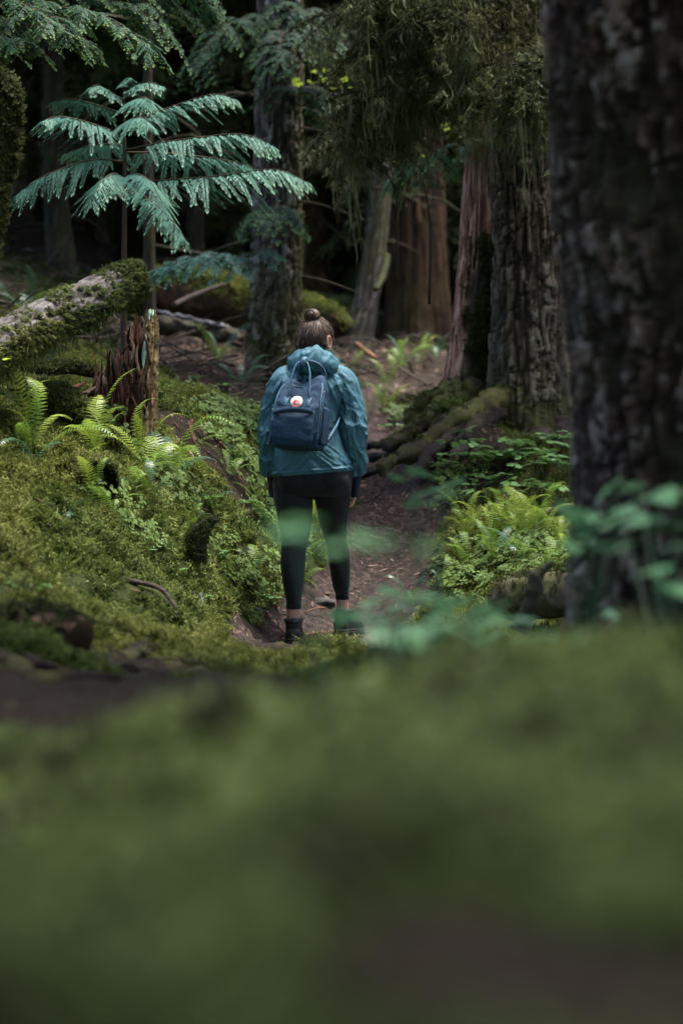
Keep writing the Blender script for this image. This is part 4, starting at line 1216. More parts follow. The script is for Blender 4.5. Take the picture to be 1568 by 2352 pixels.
# --- sticks
def stick(label, a, b, r, mat='twig', lift=0.012, s=None, name='stick', bend=0.02):
    p0, p1 = (G(*a), G(*b)) if s is None else (P(*a, s[0]), P(*b, s[1]))
    if s is None: p0[2] += lift; p1[2] += lift
    m0 = (p0 + p1) / 2 + RNG.normal(size=3) * bend
    if s is None: m0[2] = max(m0[2], gz(m0[0], m0[1]) + lift)
    t = thing(name, p0, label, 'stick')
    V, F, _, _ = loft([p0, m0, p1], [r, r * 0.9, r * 0.55], 24, 8, lambda A, TH, V0: (fbm(V0 * 25, 3) - 0.5) * r)
    part('wood', V, F, MAT[mat], t, True)
    return t
stick('long thin dark stick lying down the left bank, upper one', (60, 1120), (180, 1190), 0.010)
stick('long thin dark stick lying down the left bank, lower one', (340, 1240), (560, 1370), 0.012)
stick('dark stick low on the left bank near the root step', (290, 1340), (410, 1420), 0.012)
stick('short red-brown stick on the moss left of the backpack', (505, 1022), (540, 1056), 0.012, 'orange_wood')
stick('dead reddish stick standing beside the bark slab', (440, 965), (448, 1020), 0.010, 'rot', s=(13.5, 13.4))
stick('orange broken branch on the slope behind the walker', (820, 790), (865, 822), 0.024, 'orange_wood', s=(22, 21.6), name='branch', bend=0.006)
stick('pale stick on the slope right of the orange branch', (905, 838), (985, 885), 0.013, 'twig', s=(20.5, 19.4), name='branch', bend=0.01)
stick('mossy pole leaning across the slope under the red log', (400, 700), (520, 650), 0.022, 'twig', s=(19.5, 20.5), name='branch')
stick('slender mossy pole leaning left of the red cedar', (888, 590), (862, 665), 0.045, 'moss_dark', s=(23.5, 23.0), name='branch')
stick('pale twig on the trail between the boots', (700, 1414), (775, 1420), 0.005, 'orange_wood')
stick('thin twig on the trail behind the near boot', (685, 1470), (790, 1455), 0.005, 'orange_wood')
stick('white lichened twig at the left edge of the trail', (570, 1407), (618, 1412), 0.006, 'pale_wood')
stick('pale chip of wood on the trail by the bend', (895, 1100), (912, 1092), 0.012, 'orange_wood')
t = thing('stone', G(735, 1375), 'flat grey stone set in the trail between the legs', 'stone')
bm = bmesh.new(); bmesh.ops.create_icosphere(bm, subdivisions=3, radius=1.0)
sv = np.array([v.co[:] for v in bm.verts]); sf = np.array([[v.index for v in f.verts] for f in bm.faces]); bm.free()
sv = sv * (1 + 0.5 * (fbm(sv * 1.8 + 4, 3) - 0.5))[:, None]
part('rock', sv * np.array([0.085, 0.07, 0.026]) * (1 + 0.5 * (fbm(sv * 4 + 2, 3) - 0.5))[:, None] + origin_of(t) - np.array([0, 0, 0.020]), sf, MAT['stone'], t)
stick('dark broken peg standing in the moss left of the near boot', (462, 1412), (458, 1362), 0.016, 'pale_wood', s=(11.3, 11.3), name='peg')

# twigs and bits of bark caught in the moss of the banks
Vs = []
for k in range(420):
    y = RNG.uniform(8.0, 15.5); x = RNG.uniform(-0.17, 0.15) * y
    if trail_mask(np.array([[x, y]]))[0] > 0.6: continue
    z = gz(x, y) + RNG.uniform(0.012, 0.035)
    a = RNG.uniform(0, 3.14); ln = RNG.gamma(2.0, 0.05)
    n0 = gn(np.array([x]), np.array([y]))[0]
    d = np.array([math.cos(a), math.sin(a), 0]); d = d - n0 * d.dot(n0); d = d / np.linalg.norm(d) * ln * 0.5 + np.array([0, 0, RNG.normal() * 0.01])
    c = np.array([x, y, z])
    Vs.append(tube([c - d, c + RNG.normal(size=3) * 0.008, c + d], RNG.uniform(0.0022, 0.006), 0.0015, 5, 4))
V, F = join(Vs)
tag(part('twig_litter', V, F, MAT['twig']), 'short brown twigs caught in the moss of both banks', kind='stuff')
# tangle of dead brush behind (litter of sticks on the slope)
Vs, Fs, n = [], [], 0
for k in range(1100):
    y = RNG.uniform(15.5, 27); x = RNG.uniform(-0.17, 0.13) * y
    if trail_mask(np.array([[x, y]]))[0] > 0.1: continue
    if x > 0.3 and y < 18.5: continue
    z = gz(x, y) + RNG.uniform(0.0, 0.10)
    a = RNG.uniform(0, 3.14); ln = RNG.uniform(0.15, 0.7)
    d = np.array([math.cos(a), math.sin(a), RNG.normal() * 0.25]) * ln * 0.5
    c = np.array([x, y, z])
    V, F = tube([c - d, c + RNG.normal(size=3) * 0.03, c + d], RNG.uniform(0.004, 0.014), 0.003, 5, 4)
    Vs.append((V, F))
V, F = join(Vs)
tag(part('dead_brush', V, F, MAT['twig']), 'litter of dead brown sticks strewn over the slope behind', kind='stuff')
# ------------------------------------------------------------------ plants
# --- young cedar
base = G(286, 880, 9, 20)
base = P(286, 905, 13.0); base[2] = gz(base[0], base[1]) - 0.02
YC = thing('cedar_sapling', base, 'young cedar with drooping feathery blue-green sprays above the mossy log', 'tree')
stem = [base, P(284, 700, 13.0), P(286, 560, 13.0), P(287, 400, 13.0), P(286, 280, 13.0), P(286, 185, 13.0)]
V, F = loft(stem, [0.020, 0.017, 0.014, 0.011, 0.007, 0.003], 60, 8)[:2]
part('trunk', V, F, MAT['stem'], YC)
def S(*pix): return [P(*p) for p in pix]
cb = [  # branch points, branchlet length, number of branchlets
    (S((287, 345, 13.0), (380, 326, 12.9), (470, 314, 12.8), (560, 308, 12.75), (632, 335, 12.7)), 0.19, 30),
    (S((287, 292, 13.0), (350, 262, 13.0), (420, 236, 13.0), (490, 216, 12.95), (543, 226, 12.9)), 0.15, 26),
    (S((287, 422, 13.0), (400, 412, 12.85), (520, 402, 12.7), (630, 388, 12.6), (706, 416, 12.55)), 0.21, 34),
    (S((286, 310, 13.0), (230, 290, 12.8), (170, 272, 12.65), (130, 268, 12.6), (98, 276, 12.5)), 0.17, 24),
    (S((286, 372, 13.0), (220, 366, 12.9), (150, 384, 12.8), (90, 410, 12.7), (40, 446, 12.65)), 0.18, 26),
    (S((288, 415, 13.0), (300, 400, 12.7), (325, 402, 12.45), (352, 425, 12.2), (385, 490, 12.0)), 0.17, 24),
    (S((288, 420, 13.0), (270, 400, 12.7), (250, 402, 12.45), (228, 425, 12.3), (212, 470, 12.2)), 0.15, 22),
    (S((286, 225, 13.0), (310, 200, 12.9), (340, 188, 12.85), (372, 196, 12.8)), 0.10, 18),
    (S((286, 232, 13.0), (250, 210, 12.9), (225, 196, 12.85), (205, 200, 12.8)), 0.10, 18),
    (S((286, 250, 13.0), (310, 228, 12.8), (335, 224, 12.6), (352, 240, 12.5)), 0.12, 18),
    (S((286, 262, 13.0), (220, 240, 13.2), (160, 226, 13.3), (120, 232, 13.35)), 0.12, 20),
    (S((286, 350, 13.0), (360, 350, 13.3), (450, 358, 13.5), (540, 372, 13.6), (620, 400, 13.7)), 0.17, 26),
    (S((286, 440, 13.0), (330, 450, 12.8), (370, 480, 12.6), (405, 520, 12.5), (425, 552, 12.45)), 0.12, 20),
    (S((286, 330, 13.0), (250, 330, 13.3), (200, 335, 13.5), (150, 352, 13.6)), 0.16, 20),
    (S((286, 200, 13.0), (288, 188, 12.95), (300, 176, 12.9)), 0.07, 10),
    (S((286, 300, 13.0), (300, 275, 12.7), (322, 268, 12.45), (345, 285, 12.3)), 0.13, 18),
]
for k, (pts, L, nb) in enumerate(cb):
    spray_branch(YC, pts, L * 1.25, 0.032, 0.0031, MAT['cedar'], 0.005, seed=100 + k, nb=int(nb * 0.72), droop=0.30, dip=0.42, dens=2.3, ang=56)

# --- hemlock in front of the dark wood at upper left: long boughs across the top
hb = P(-260, 860, 13.8); hb[2] = gz(hb[0], hb[1]) - 0.05
HM = thing('hemlock_tree', hb, 'hemlock reaching dark drooping boughs with pale tips across the upper left', 'tree')
trunk_part(HM, [hb, P(-250, 400, 13.8), P(-240, 0, 13.8), P(-240, -900, 13.8)], [0.10, 0.09, 0.08, 0.05], 90, 24, dict(depth=0.012, nu=10, sv=0.12, seed=95), MAT['bark_thin'])
hbr = [
    (S((-240, 20, 13.8), (-60, 0, 13.5), (100, 10, 13.3), (230, 40, 13.1), (340, 100, 13.0)), 0.62, 26),
    (S((-240, 60, 13.8), (-80, 45, 13.4), (40, 55, 13.2), (140, 72, 13.0), (215, 104, 12.9)), 0.50, 22),
    (S((-240, -20, 13.8), (-40, -30, 13.9), (140, -20, 14.0), (300, 20, 14.1), (390, 80, 14.2)), 0.62, 24),
    (S((-240, 90, 13.8), (-100, 80, 13.2), (-20, 84, 13.0), (70, 104, 12.9)), 0.45, 18),
    (S((-240, -60, 13.8), (0, -70, 14.4), (200, -50, 14.8), (340, -10, 15.0), (455, 55, 15.1)), 0.62, 24),
    (S((-240, -100, 13.8), (60, -120, 14.4), (300, -90, 14.8), (430, -40, 15.0), (520, 60, 15.1)), 0.62, 24),
    (S((-240, -10, 13.8), (-100, -20, 13.3), (20, 0, 13.0), (110, 40, 12.8), (160, 80, 12.7)), 0.5, 20),
]
for k, (pts, L, nb) in enumerate(hbr):
    bough(HM, pts, L, 0.021, 0.0058, MAT['hemlock'], 0.009, seed=140 + k, nb=nb)
crown(HM, P(-240, -1000, 13.8), 2, 0.8)

# --- loose boughs in the middle distance hung on trees already there
for k, (par, pts, L, nb, mt) in enumerate([
    (T3, S((640, 30, 19), (580, 40, 18.6), (520, 60, 18.2), (470, 110, 18.0), (440, 160, 17.9)), 0.42, 26, 'hemlock'),
    (T3, S((640, 60, 18.9), (650, 70, 18.4), (640, 110, 18.0), (625, 160, 17.8)), 0.40, 22, 'hemlock'),
    (T3, S((645, 20, 19), (690, 30, 18.6), (730, 70, 18.4), (770, 130, 18.2)), 0.38, 22, 'hemlock'),
    (T3, S((640, 470, 18.9), (630, 480, 18.3), (610, 492, 17.9), (585, 515, 17.6)), 0.28, 20, 'hemlock'),
    (T3, S((645, 200, 19), (700, 205, 18.5), (760, 225, 18.2), (810, 270, 18.0)), 0.30, 20, 'hemlock'),
    (T3, S((640, 560, 19), (560, 590, 18.0), (480, 590, 17.3), (420, 600, 17.0), (360, 625, 16.8)), 0.22, 22, 'cedar'),
    (T2, S((1190, 330, 16), (1100, 340, 16.6), (1010, 360, 17.2), (950, 390, 17.6), (900, 430, 17.8)), 0.26, 22, 'hemlock'),
    (T2, S((1200, 60, 16), (1180, 70, 15.2), (1190, 90, 14.8), (1215, 120, 14.6), (1225, 150, 14.5)), 0.20, 16, 'hemlock'),
]):
    bough(par, pts, L * (1.1 if k < 3 else 1.5), 0.030, 0.0085, MAT[mt], 0.010, seed=170 + k, nb=nb, sub=0.11, droop=0.45)

SPRIG_BEARD = sprigs('beard', MAT['beard'], 0.085, 0.014, 0.0040, 12, 5)
# --- boughs hung with beard moss, top right of the middle
mb = [
    [(1195, 30, 15.6), (1090, 0, 15.2), (980, 5, 14.9), (890, 15, 14.7), (800, 35, 14.6)],
    [(1195, 70, 15.6), (1100, 60, 15.1), (1000, 60, 14.7), (900, 90, 14.5), (840, 130, 14.4)],
    [(1195, 110, 15.7), (1090, 115, 15.4), (980, 140, 15.1), (890, 190, 14.9), (830, 260, 14.8), (800, 330, 14.8)],
    [(1200, 60, 15.6), (1225, 70, 14.9), (1235, 110, 14.5), (1215, 170, 14.3), (1190, 230, 14.2)],
    [(1195, 140, 15.7), (1110, 160, 15.2), (1030, 170, 14.9), (960, 190, 14.7), (900, 230, 14.6)],
    [(1195, -30, 15.6), (1080, -50, 15.0), (960, -50, 14.6), (880, -20, 14.4), (840, 10, 14.3)],
    [(1195, -10, 15.6), (1130, -10, 14.8), (1040, 10, 14.4), (960, 40, 14.2)],
    [(1195, 180, 15.7), (1060, 200, 15.6), (940, 240, 15.5), (870, 300, 15.4), (845, 360, 15.4)],
]
for k, pix in enumerate(mb):
    pts = [P(*q) for q in pix]
    C = catmull(pts, 60)
    bo = limb(T2, pts, 0.022, 0.006, MAT['bark_thin'], 'bough', 30, 7, 0.0)
    # side twigs
    tw, starts, lens = [], [], []
    for q in range(60):
        i = int(RNG.uniform(6, 59))
        a = RNG.uniform(0, 6.28); ln = RNG.uniform(0.10, 0.50)
        d = np.array([math.cos(a), math.sin(a), RNG.uniform(-0.7, 0.1)]) * ln
        cc = [C[i], C[i] + d * 0.55 + np.array([0, 0, 0.02]), C[i] + d + np.array([0, 0, -0.06])]
        tw.append(tube(cc, 0.006, 0.0025, 5, 4))
        cc = catmull(cc, 12)
        lf = RNG.gamma(1.3, 0.8)
        for m in range(12): starts.append(cc[m]); lens.append(lf)
    Vt, Ft = join(tw)
    part('twigs', Vt, Ft, MAT['bark_thin'], bo)
    starts = np.array(starts)
    pick = RNG.integers(0, len(starts), 1300)
    cl = np.concatenate([starts[pick], C[RNG.integers(3, 60, 300)]]) + RNG.normal(size=(1600, 3)) * np.array([0.014, 0.014, 0.008])
    lg = RNG.gamma(2.0, 0.052, len(cl)) * np.concatenate([np.array(lens)[pick], np.full(300, 0.5)]) * (0.3 + 1.7 * sstep(0.38, 0.62, fbm(cl * 5 + k, 3))) + 0.015
    strands('hanging_moss', cl, np.minimum(lg, 0.60), bo, MAT['beard'], 0.0050, 200 + k, 0.045, 8)
    dr = RNG.random(len(cl)) * np.minimum(lg, 0.6) * 0.8
    hp = (cl - np.array([0, 0, 1.0]) * dr[:, None])[(lg > 0.09) & (RNG.random(len(lg)) < 0.7)]
    scatter('moss_drape', hp, euler_from_normals(RNG.normal(size=hp.shape) * 0.25 + np.array([0, 0, -1.0]), RNG.random(len(hp)) * 6.28), RNG.uniform(0.5, 1.2, len(hp)), SPRIG_BEARD, bo)
    fz = np.concatenate([starts, C]) + 0.0
    scatter('moss', fz, euler_from_normals(RNG.normal(size=fz.shape) + np.array([0, 0, -0.6]), RNG.random(len(fz)) * 6.28), RNG.uniform(0.35, 0.9, len(fz)), SPRIG_DARK, bo)
    if k in (1, 3, 6): spray_branch(bo, [pts[0], pts[1], pts[2], pts[3]] if k != 3 else pts, 0.16, 0.024, 0.006, MAT['hemlock'], 0.004, 'side_spray', seed=230 + k, nb=18, droop=0.3, dens=0.9)

# --- maple twigs catching light far behind
def maple_leaf_mesh():
    a = [(0, -0.1), (.25, -.05), (.5, -.2), (.42, .05), (.8, .1), (.55, .28), (.62, .5), (.35, .45), (.2, .55), (0, 1.0), (-.2, .55), (-.35, .45), (-.62, .5), (-.55, .28), (-.8, .1), (-.42, .05), (-.5, -.2), (-.25, -.05)]
    V = [(0, 0.25, 0.05)] + [(x, y, -0.10 * abs(x) - 0.06 * y * y) for x, y in a]
    F = np.array([(0, k, k % len(a) + 1) for k in range(1, len(a) + 1)])
    return np.array(V), F
MLV, MLF = maple_leaf_mesh()
LEAFM = mesh_from('leaf', MLV, MLF, MAT['maple'], False)
def leaf_obj(me, parent, loc, size, rz, tilt=0.3, name='leaf', tz=0.0):
    o = bpy.data.objects.new(name, me)
    COL.objects.link(o)
    o.parent = parent
    o.location = tuple(np.asarray(loc) - origin_of(parent))
    o.scale = (size,) * 3
    o.rotation_euler = (tilt, tz, rz)
    return o
for k, (x, y, s, n, sp, lab) in enumerate([(745, 182, 17.6, 16, 46, 'sprig of bright lime maple leaves right of the grey trunk, near the top'), (955, 368, 17.0, 6, 22, 'few pale maple leaves catching light in front of the red cedar'),
                                        (880, 330, 17.4, 8, 40, 'maple sprig behind the hanging moss, left of the red cedar top'), (1040, 290, 17.8, 11, 40, 'maple sprig between the red cedar and the broken snag')]):
    c = P(x, y, s)
    t = thing('maple_sprig', c, lab, 'shrub')
    foot = P(x + 30, y + 330, s + 0.6)
    V, F = tube([foot, (foot + c) / 2 + np.array([0.05, 0, 0.1]), c, c + np.array([-0.1, -0.1, 0.03])], 0.012, 0.003, 14, 5)
    part('stem', V, F, MAT['stem'], t)
    for q in range(n):
        leaf_obj(LEAFM, t, P(x + RNG.normal() * sp * 0.7, y + RNG.normal() * sp * 0.22, s + RNG.normal() * 0.15), RNG.uniform(0.035, 0.06), RNG.random() * 6.28, RNG.normal() * 0.35, 'leaf', RNG.normal() * 0.3)

# --- ferns: each frond its own part
def frond_mesh(name, L, npin, width, curl, mat, seed=0, lift=1.0, flop=0.25, pw=0.34):
    g = np.random.default_rng(seed)
    t = np.linspace(0, 1, 24)
    x = L * (t * (1 - 0.28 * curl * t))
    z = L * lift * (t - (0.55 + 0.5 * curl) * t ** 2)
    y = L * 0.05 * np.sin(t * 3 + seed) * t
    C = np.stack([x, y, z], -1)
    T = np.gradient(C, axis=0); T /= np.linalg.norm(T, axis=1)[:, None]
    side = np.cross(T, np.array([0, 0, 1.0]) + 0 * T); side /= np.linalg.norm(side, axis=1)[:, None]
    nrm = np.cross(side, T)
    V, F = [], []
    def quad(*p):
        i = len(V); V.extend(p); F.append((i, i + 1, i + 2, i + 3))
    for k in range(23):
        r0, r1 = 0.0022 * (1 - t[k] * 0.8), 0.0022 * (1 - t[k + 1] * 0.8)
        quad(C[k] - side[k] * r0, C[k] + side[k] * r0, C[k + 1] + side[k + 1] * r1, C[k + 1] - side[k + 1] * r1)
    for k in range(npin):
        f = 0.10 + 0.89 * k / (npin - 1)
        i = min(int(f * 23), 22); u = f * 23 - i
        c = C[i] * (1 - u) + C[i + 1] * u
        prof = min(1.0, 0.45 + 2.2 * (f - 0.1)) * (1 - max(0, (f - 0.35) / 0.66) ** 1.6) + 0.05
        sp = L * 0.89 / npin
        for sd in (-1, 1):
            l = width * prof * g.uniform(0.9, 1.08)
            d = side[i] * sd * 0.94 + T[i] * (0.16 + 0.35 * f) - nrm[i] * (flop * g.uniform(0.5, 1.4)) + g.normal(size=3) * 0.03
            d /= np.linalg.norm(d)
            e = T[i]
            w = sp * (0.5 + pw)
            m = c + d * l * 0.55
            quad(c - e * w * 0.35, c + e * w * 0.45, m + e * w * 0.40, m - e * w * 0.30)
            quad(m - e * w * 0.30, m + e * w * 0.40, c + d * l * 0.97 + e * w * 0.12, c + d * l)
    return mesh_from(name, np.array(V), np.array(F), mat, False)
FR = {}
for key in ('fern', 'fern_bright', 'fern_dark'):
    FR[key] = [frond_mesh('frond', 1.0, 25, 0.135, 0.15, MAT[key], 1, 1.5, 0.2, 0.16), frond_mesh('frond', 1.0, 23, 0.15, 0.45, MAT[key], 2, 1.2, 0.2, 0.16), frond_mesh('frond', 1.0, 26, 0.13, 0.75, MAT[key], 3, 1.0, 0.25, 0.16), frond_mesh('frond', 1.0, 24, 0.12, 0.3, MAT[key], 4, 1.9, 0.2, 0.16)]
def fern(label, loc, size, n, key='fern', upright=0.3, group=None, spread=(0, 6.28), seed=0, name='fern'):
    g = np.random.default_rng(seed)
    t = thing(name, loc, label, 'fern', group)
    for k in range(n):
        kk = key if g.random() > 0.25 else ('fern' if key != 'fern' else 'fern_dark')
        o = bpy.data.objects.new('frond', FR[kk][g.integers(0, 4)])
        COL.objects.link(o)
        o.parent = t
        az = spread[0] + (spread[1] - spread[0]) * (k + g.uniform(-0.35, 0.35)) / n
        s = size * g.uniform(0.65, 1.1)
        o.scale = (s, s * 1.0, s)
        o.rotation_euler = (g.normal() * 0.22, -upright * g.uniform(0.5, 1.4), az)
    return t
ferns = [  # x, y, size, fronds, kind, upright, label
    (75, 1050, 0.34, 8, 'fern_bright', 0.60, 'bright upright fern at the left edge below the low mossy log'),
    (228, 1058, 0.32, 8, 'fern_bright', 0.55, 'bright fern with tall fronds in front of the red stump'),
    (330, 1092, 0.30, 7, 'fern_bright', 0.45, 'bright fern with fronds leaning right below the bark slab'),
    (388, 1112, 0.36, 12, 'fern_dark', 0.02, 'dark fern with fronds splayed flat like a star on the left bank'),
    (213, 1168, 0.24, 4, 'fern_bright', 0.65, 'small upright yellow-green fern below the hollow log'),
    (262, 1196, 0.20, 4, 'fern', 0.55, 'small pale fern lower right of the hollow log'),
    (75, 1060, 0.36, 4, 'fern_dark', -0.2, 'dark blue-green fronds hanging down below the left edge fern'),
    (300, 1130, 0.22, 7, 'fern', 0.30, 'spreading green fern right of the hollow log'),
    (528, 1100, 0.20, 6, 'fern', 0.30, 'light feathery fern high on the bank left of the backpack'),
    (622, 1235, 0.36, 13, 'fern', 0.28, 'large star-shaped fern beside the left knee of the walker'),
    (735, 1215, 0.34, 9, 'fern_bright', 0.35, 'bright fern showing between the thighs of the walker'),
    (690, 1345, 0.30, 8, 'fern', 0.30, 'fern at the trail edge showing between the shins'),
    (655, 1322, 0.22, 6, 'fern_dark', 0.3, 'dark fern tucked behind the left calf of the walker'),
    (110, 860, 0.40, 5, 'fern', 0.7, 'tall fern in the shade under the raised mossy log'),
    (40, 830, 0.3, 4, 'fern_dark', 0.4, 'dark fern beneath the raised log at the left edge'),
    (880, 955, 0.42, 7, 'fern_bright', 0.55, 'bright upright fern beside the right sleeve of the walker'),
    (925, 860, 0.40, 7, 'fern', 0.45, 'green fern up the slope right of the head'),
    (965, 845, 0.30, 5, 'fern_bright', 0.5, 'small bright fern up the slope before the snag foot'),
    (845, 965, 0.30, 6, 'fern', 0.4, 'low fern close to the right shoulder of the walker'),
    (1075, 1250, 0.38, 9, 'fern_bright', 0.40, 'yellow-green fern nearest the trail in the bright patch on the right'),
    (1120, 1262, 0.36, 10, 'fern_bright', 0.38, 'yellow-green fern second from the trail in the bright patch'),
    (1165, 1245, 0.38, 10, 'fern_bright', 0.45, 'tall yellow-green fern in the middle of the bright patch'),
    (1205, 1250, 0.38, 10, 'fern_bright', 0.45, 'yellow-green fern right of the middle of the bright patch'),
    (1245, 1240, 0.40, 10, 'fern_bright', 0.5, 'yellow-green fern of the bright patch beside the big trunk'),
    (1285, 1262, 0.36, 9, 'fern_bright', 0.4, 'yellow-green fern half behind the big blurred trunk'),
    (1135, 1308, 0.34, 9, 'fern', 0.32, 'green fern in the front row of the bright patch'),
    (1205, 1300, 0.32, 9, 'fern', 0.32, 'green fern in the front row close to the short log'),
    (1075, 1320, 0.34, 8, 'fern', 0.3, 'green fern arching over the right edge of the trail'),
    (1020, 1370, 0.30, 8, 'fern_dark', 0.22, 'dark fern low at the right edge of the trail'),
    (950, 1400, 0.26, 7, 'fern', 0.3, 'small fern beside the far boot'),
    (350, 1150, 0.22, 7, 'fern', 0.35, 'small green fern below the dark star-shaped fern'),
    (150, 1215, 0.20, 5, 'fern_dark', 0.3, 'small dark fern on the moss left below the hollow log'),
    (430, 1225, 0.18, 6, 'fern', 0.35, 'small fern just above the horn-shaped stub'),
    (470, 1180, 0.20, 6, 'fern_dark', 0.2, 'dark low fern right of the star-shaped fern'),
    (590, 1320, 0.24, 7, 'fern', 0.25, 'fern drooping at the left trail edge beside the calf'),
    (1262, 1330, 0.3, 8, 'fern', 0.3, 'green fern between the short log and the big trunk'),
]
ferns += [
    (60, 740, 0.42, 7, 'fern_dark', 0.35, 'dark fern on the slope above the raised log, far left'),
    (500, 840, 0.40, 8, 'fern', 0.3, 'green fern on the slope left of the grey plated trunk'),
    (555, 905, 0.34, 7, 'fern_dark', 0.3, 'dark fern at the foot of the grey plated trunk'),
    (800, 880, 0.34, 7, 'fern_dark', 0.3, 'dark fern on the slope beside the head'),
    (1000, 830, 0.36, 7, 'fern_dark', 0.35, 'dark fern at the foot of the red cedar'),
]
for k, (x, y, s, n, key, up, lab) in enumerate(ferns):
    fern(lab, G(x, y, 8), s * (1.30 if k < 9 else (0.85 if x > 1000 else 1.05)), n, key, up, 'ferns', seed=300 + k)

# --- three-leaved herbs
def fan_leaf():
    V, F = [(0, 0, 0)], []
    for j, a0 in enumerate((-1.25, 0, 1.25)):
        i = len(V)
        V.append((0.12 * math.sin(a0), 0.12 * math.cos(a0), 0.01))
        m = 9
        for q in range(m):
            a = a0 + (q / (m - 1) - 0.5) * 1.15
            r = 1.0 * (0.86 + 0.14 * math.cos((q / (m - 1) - 0.5) * 6.28)) * (1 + (0.07 if q % 2 else -0.05))
            if q in (0, m - 1): r *= 0.72
            V.append((r * math.sin(a), r * math.cos(a), -0.16 * r + 0.05 * math.cos(a * 3)))
        for q in range(m - 1): F.append((i, i + 1 + q, i + 2 + q))
    return np.array(V), np.array(F)
FLV, FLF = fan_leaf()
HERB = mesh_from('leaf', FLV, FLF, MAT['leaf'], False)
OVAL_V = np.array([(0, 0, 0), (.22, .3, .03), (.30, .6, 0), (.18, .88, -.06), (0, 1.05, -.12), (-.18, .88, -.06), (-.30, .6, 0), (-.22, .3, .03), (0, .55, -.03)])
OVAL_F = np.array([(8, k, (k + 1) % 8) for k in range(8)])
def herb(label, loc, hgt, n, size, me=HERB, group=None, spread=0.16, seed=0, name='herb', stemmat='stem'):
    g = np.random.default_rng(seed)
    t = thing(name, loc, label, 'plant', group)
    st = []
    for k in range(n):
        a = g.random() * 6.28; r = spread * math.sqrt(g.random())
        top = np.asarray(loc) + np.array([r * math.cos(a), r * math.sin(a), hgt * g.uniform(0.8, 1.12)])
        st.append(tube([np.asarray(loc), np.asarray(loc) * 0.5 + top * 0.5 + np.array([0, 0, 0.02]), top], 0.0022, 0.0015, 6, 4))
        leaf_obj(me, t, top, size * g.uniform(0.7, 1.2), g.random() * 6.28, g.normal() * 0.16, 'leaf', g.normal() * 0.16)
    V, F = join(st)
    part('stems', V, F, MAT[stemmat], t)
    return t
hs = [(1060, 1075), (1100, 1060), (1140, 1070), (1180, 1055), (1215, 1070), (1250, 1055), (1285, 1065), (1085, 1105), (1125, 1110), (1165, 1110), (1205, 1115), (1245, 1110), (1280, 1110), (1030, 1110), (1010, 1080), (1150, 1160), (1215, 1165), (1275, 1160), (1065, 1150)]
ORD = ['first', 'second', 'third', 'fourth', 'fifth', 'sixth', 'seventh', 'eighth', 'ninth']
RK = ['back row', 'front row', 'lowest row']
for k, (x, y) in enumerate(hs):
    rw = 0 if y < 1090 else (1 if y < 1140 else 2)
    rank = ORD[sorted(q[0] for q in hs if (0 if q[1] < 1090 else (1 if q[1] < 1140 else 2)) == rw).index(x)]
    herb('three-leaved herb, %s from the trail in the %s of the leafy patch' % (rank, RK[rw]), G(x + RNG.uniform(-12, 12), y + RNG.uniform(-16, 16), 9), RNG.uniform(0.08, 0.17), 8, RNG.uniform(0.05, 0.075), HERB, 'herbs of the leafy patch', 0.17, 400 + k)
herb('small leafy herb sprouting on the fir roots', G(1062, 1040, 9), 0.16, 6, 0.05, HERB, None, 0.08, 440)
herb('two-leaved herb in front of the dark hollow at the fir foot', G(1262, 1045, 9), 0.12, 4, 0.055, HERB, None, 0.06, 441)
for k, (x, y, lab) in enumerate([(575, 1000, 'leafy herb left of the backpack, upper'), (545, 985, 'leafy herb high on the bank behind the stick'), (500, 1290, 'small herb near the horn-shaped stub'), (350, 1280, 'small herb in the middle of the left bank moss'),
                                 (455, 1400, 'small herb low in the moss beside the dark peg'), (560, 1170, 'small herb on the bank beside the left forearm'), (970, 950, 'bright herb at the mossy snag foot'), (900, 990, 'leafy herb at the trail bend beside the sleeve'), (395, 1330, 'tiny herb on the steep moss above the sticks'),
                                 (610, 1395, 'little herb at the left trail edge above the boot'), (440, 880, 'herb on the litter right of the bark slab'), (520, 900, 'herb clump behind the bank, before the grey trunk'), (470, 1160, 'herb beside the dark star fern'), (70, 1370, 'broad teal herb leaf blurred low on the left bank')]):
    herb(lab, G(x, y, 7), 0.05, 6, 0.045, HERB, None, 0.08, 450 + k)

herb('single green leaf sprig at the left edge under the raised log', P(-10, 850, 11.3), 0.05, 4, 0.055, LEAFM, None, 0.05, 470)
herb('broad teal leaf at the left edge beside the low mossy log', P(0, 915, 11.6), 0.04, 4, 0.06, HERB, None, 0.05, 471)
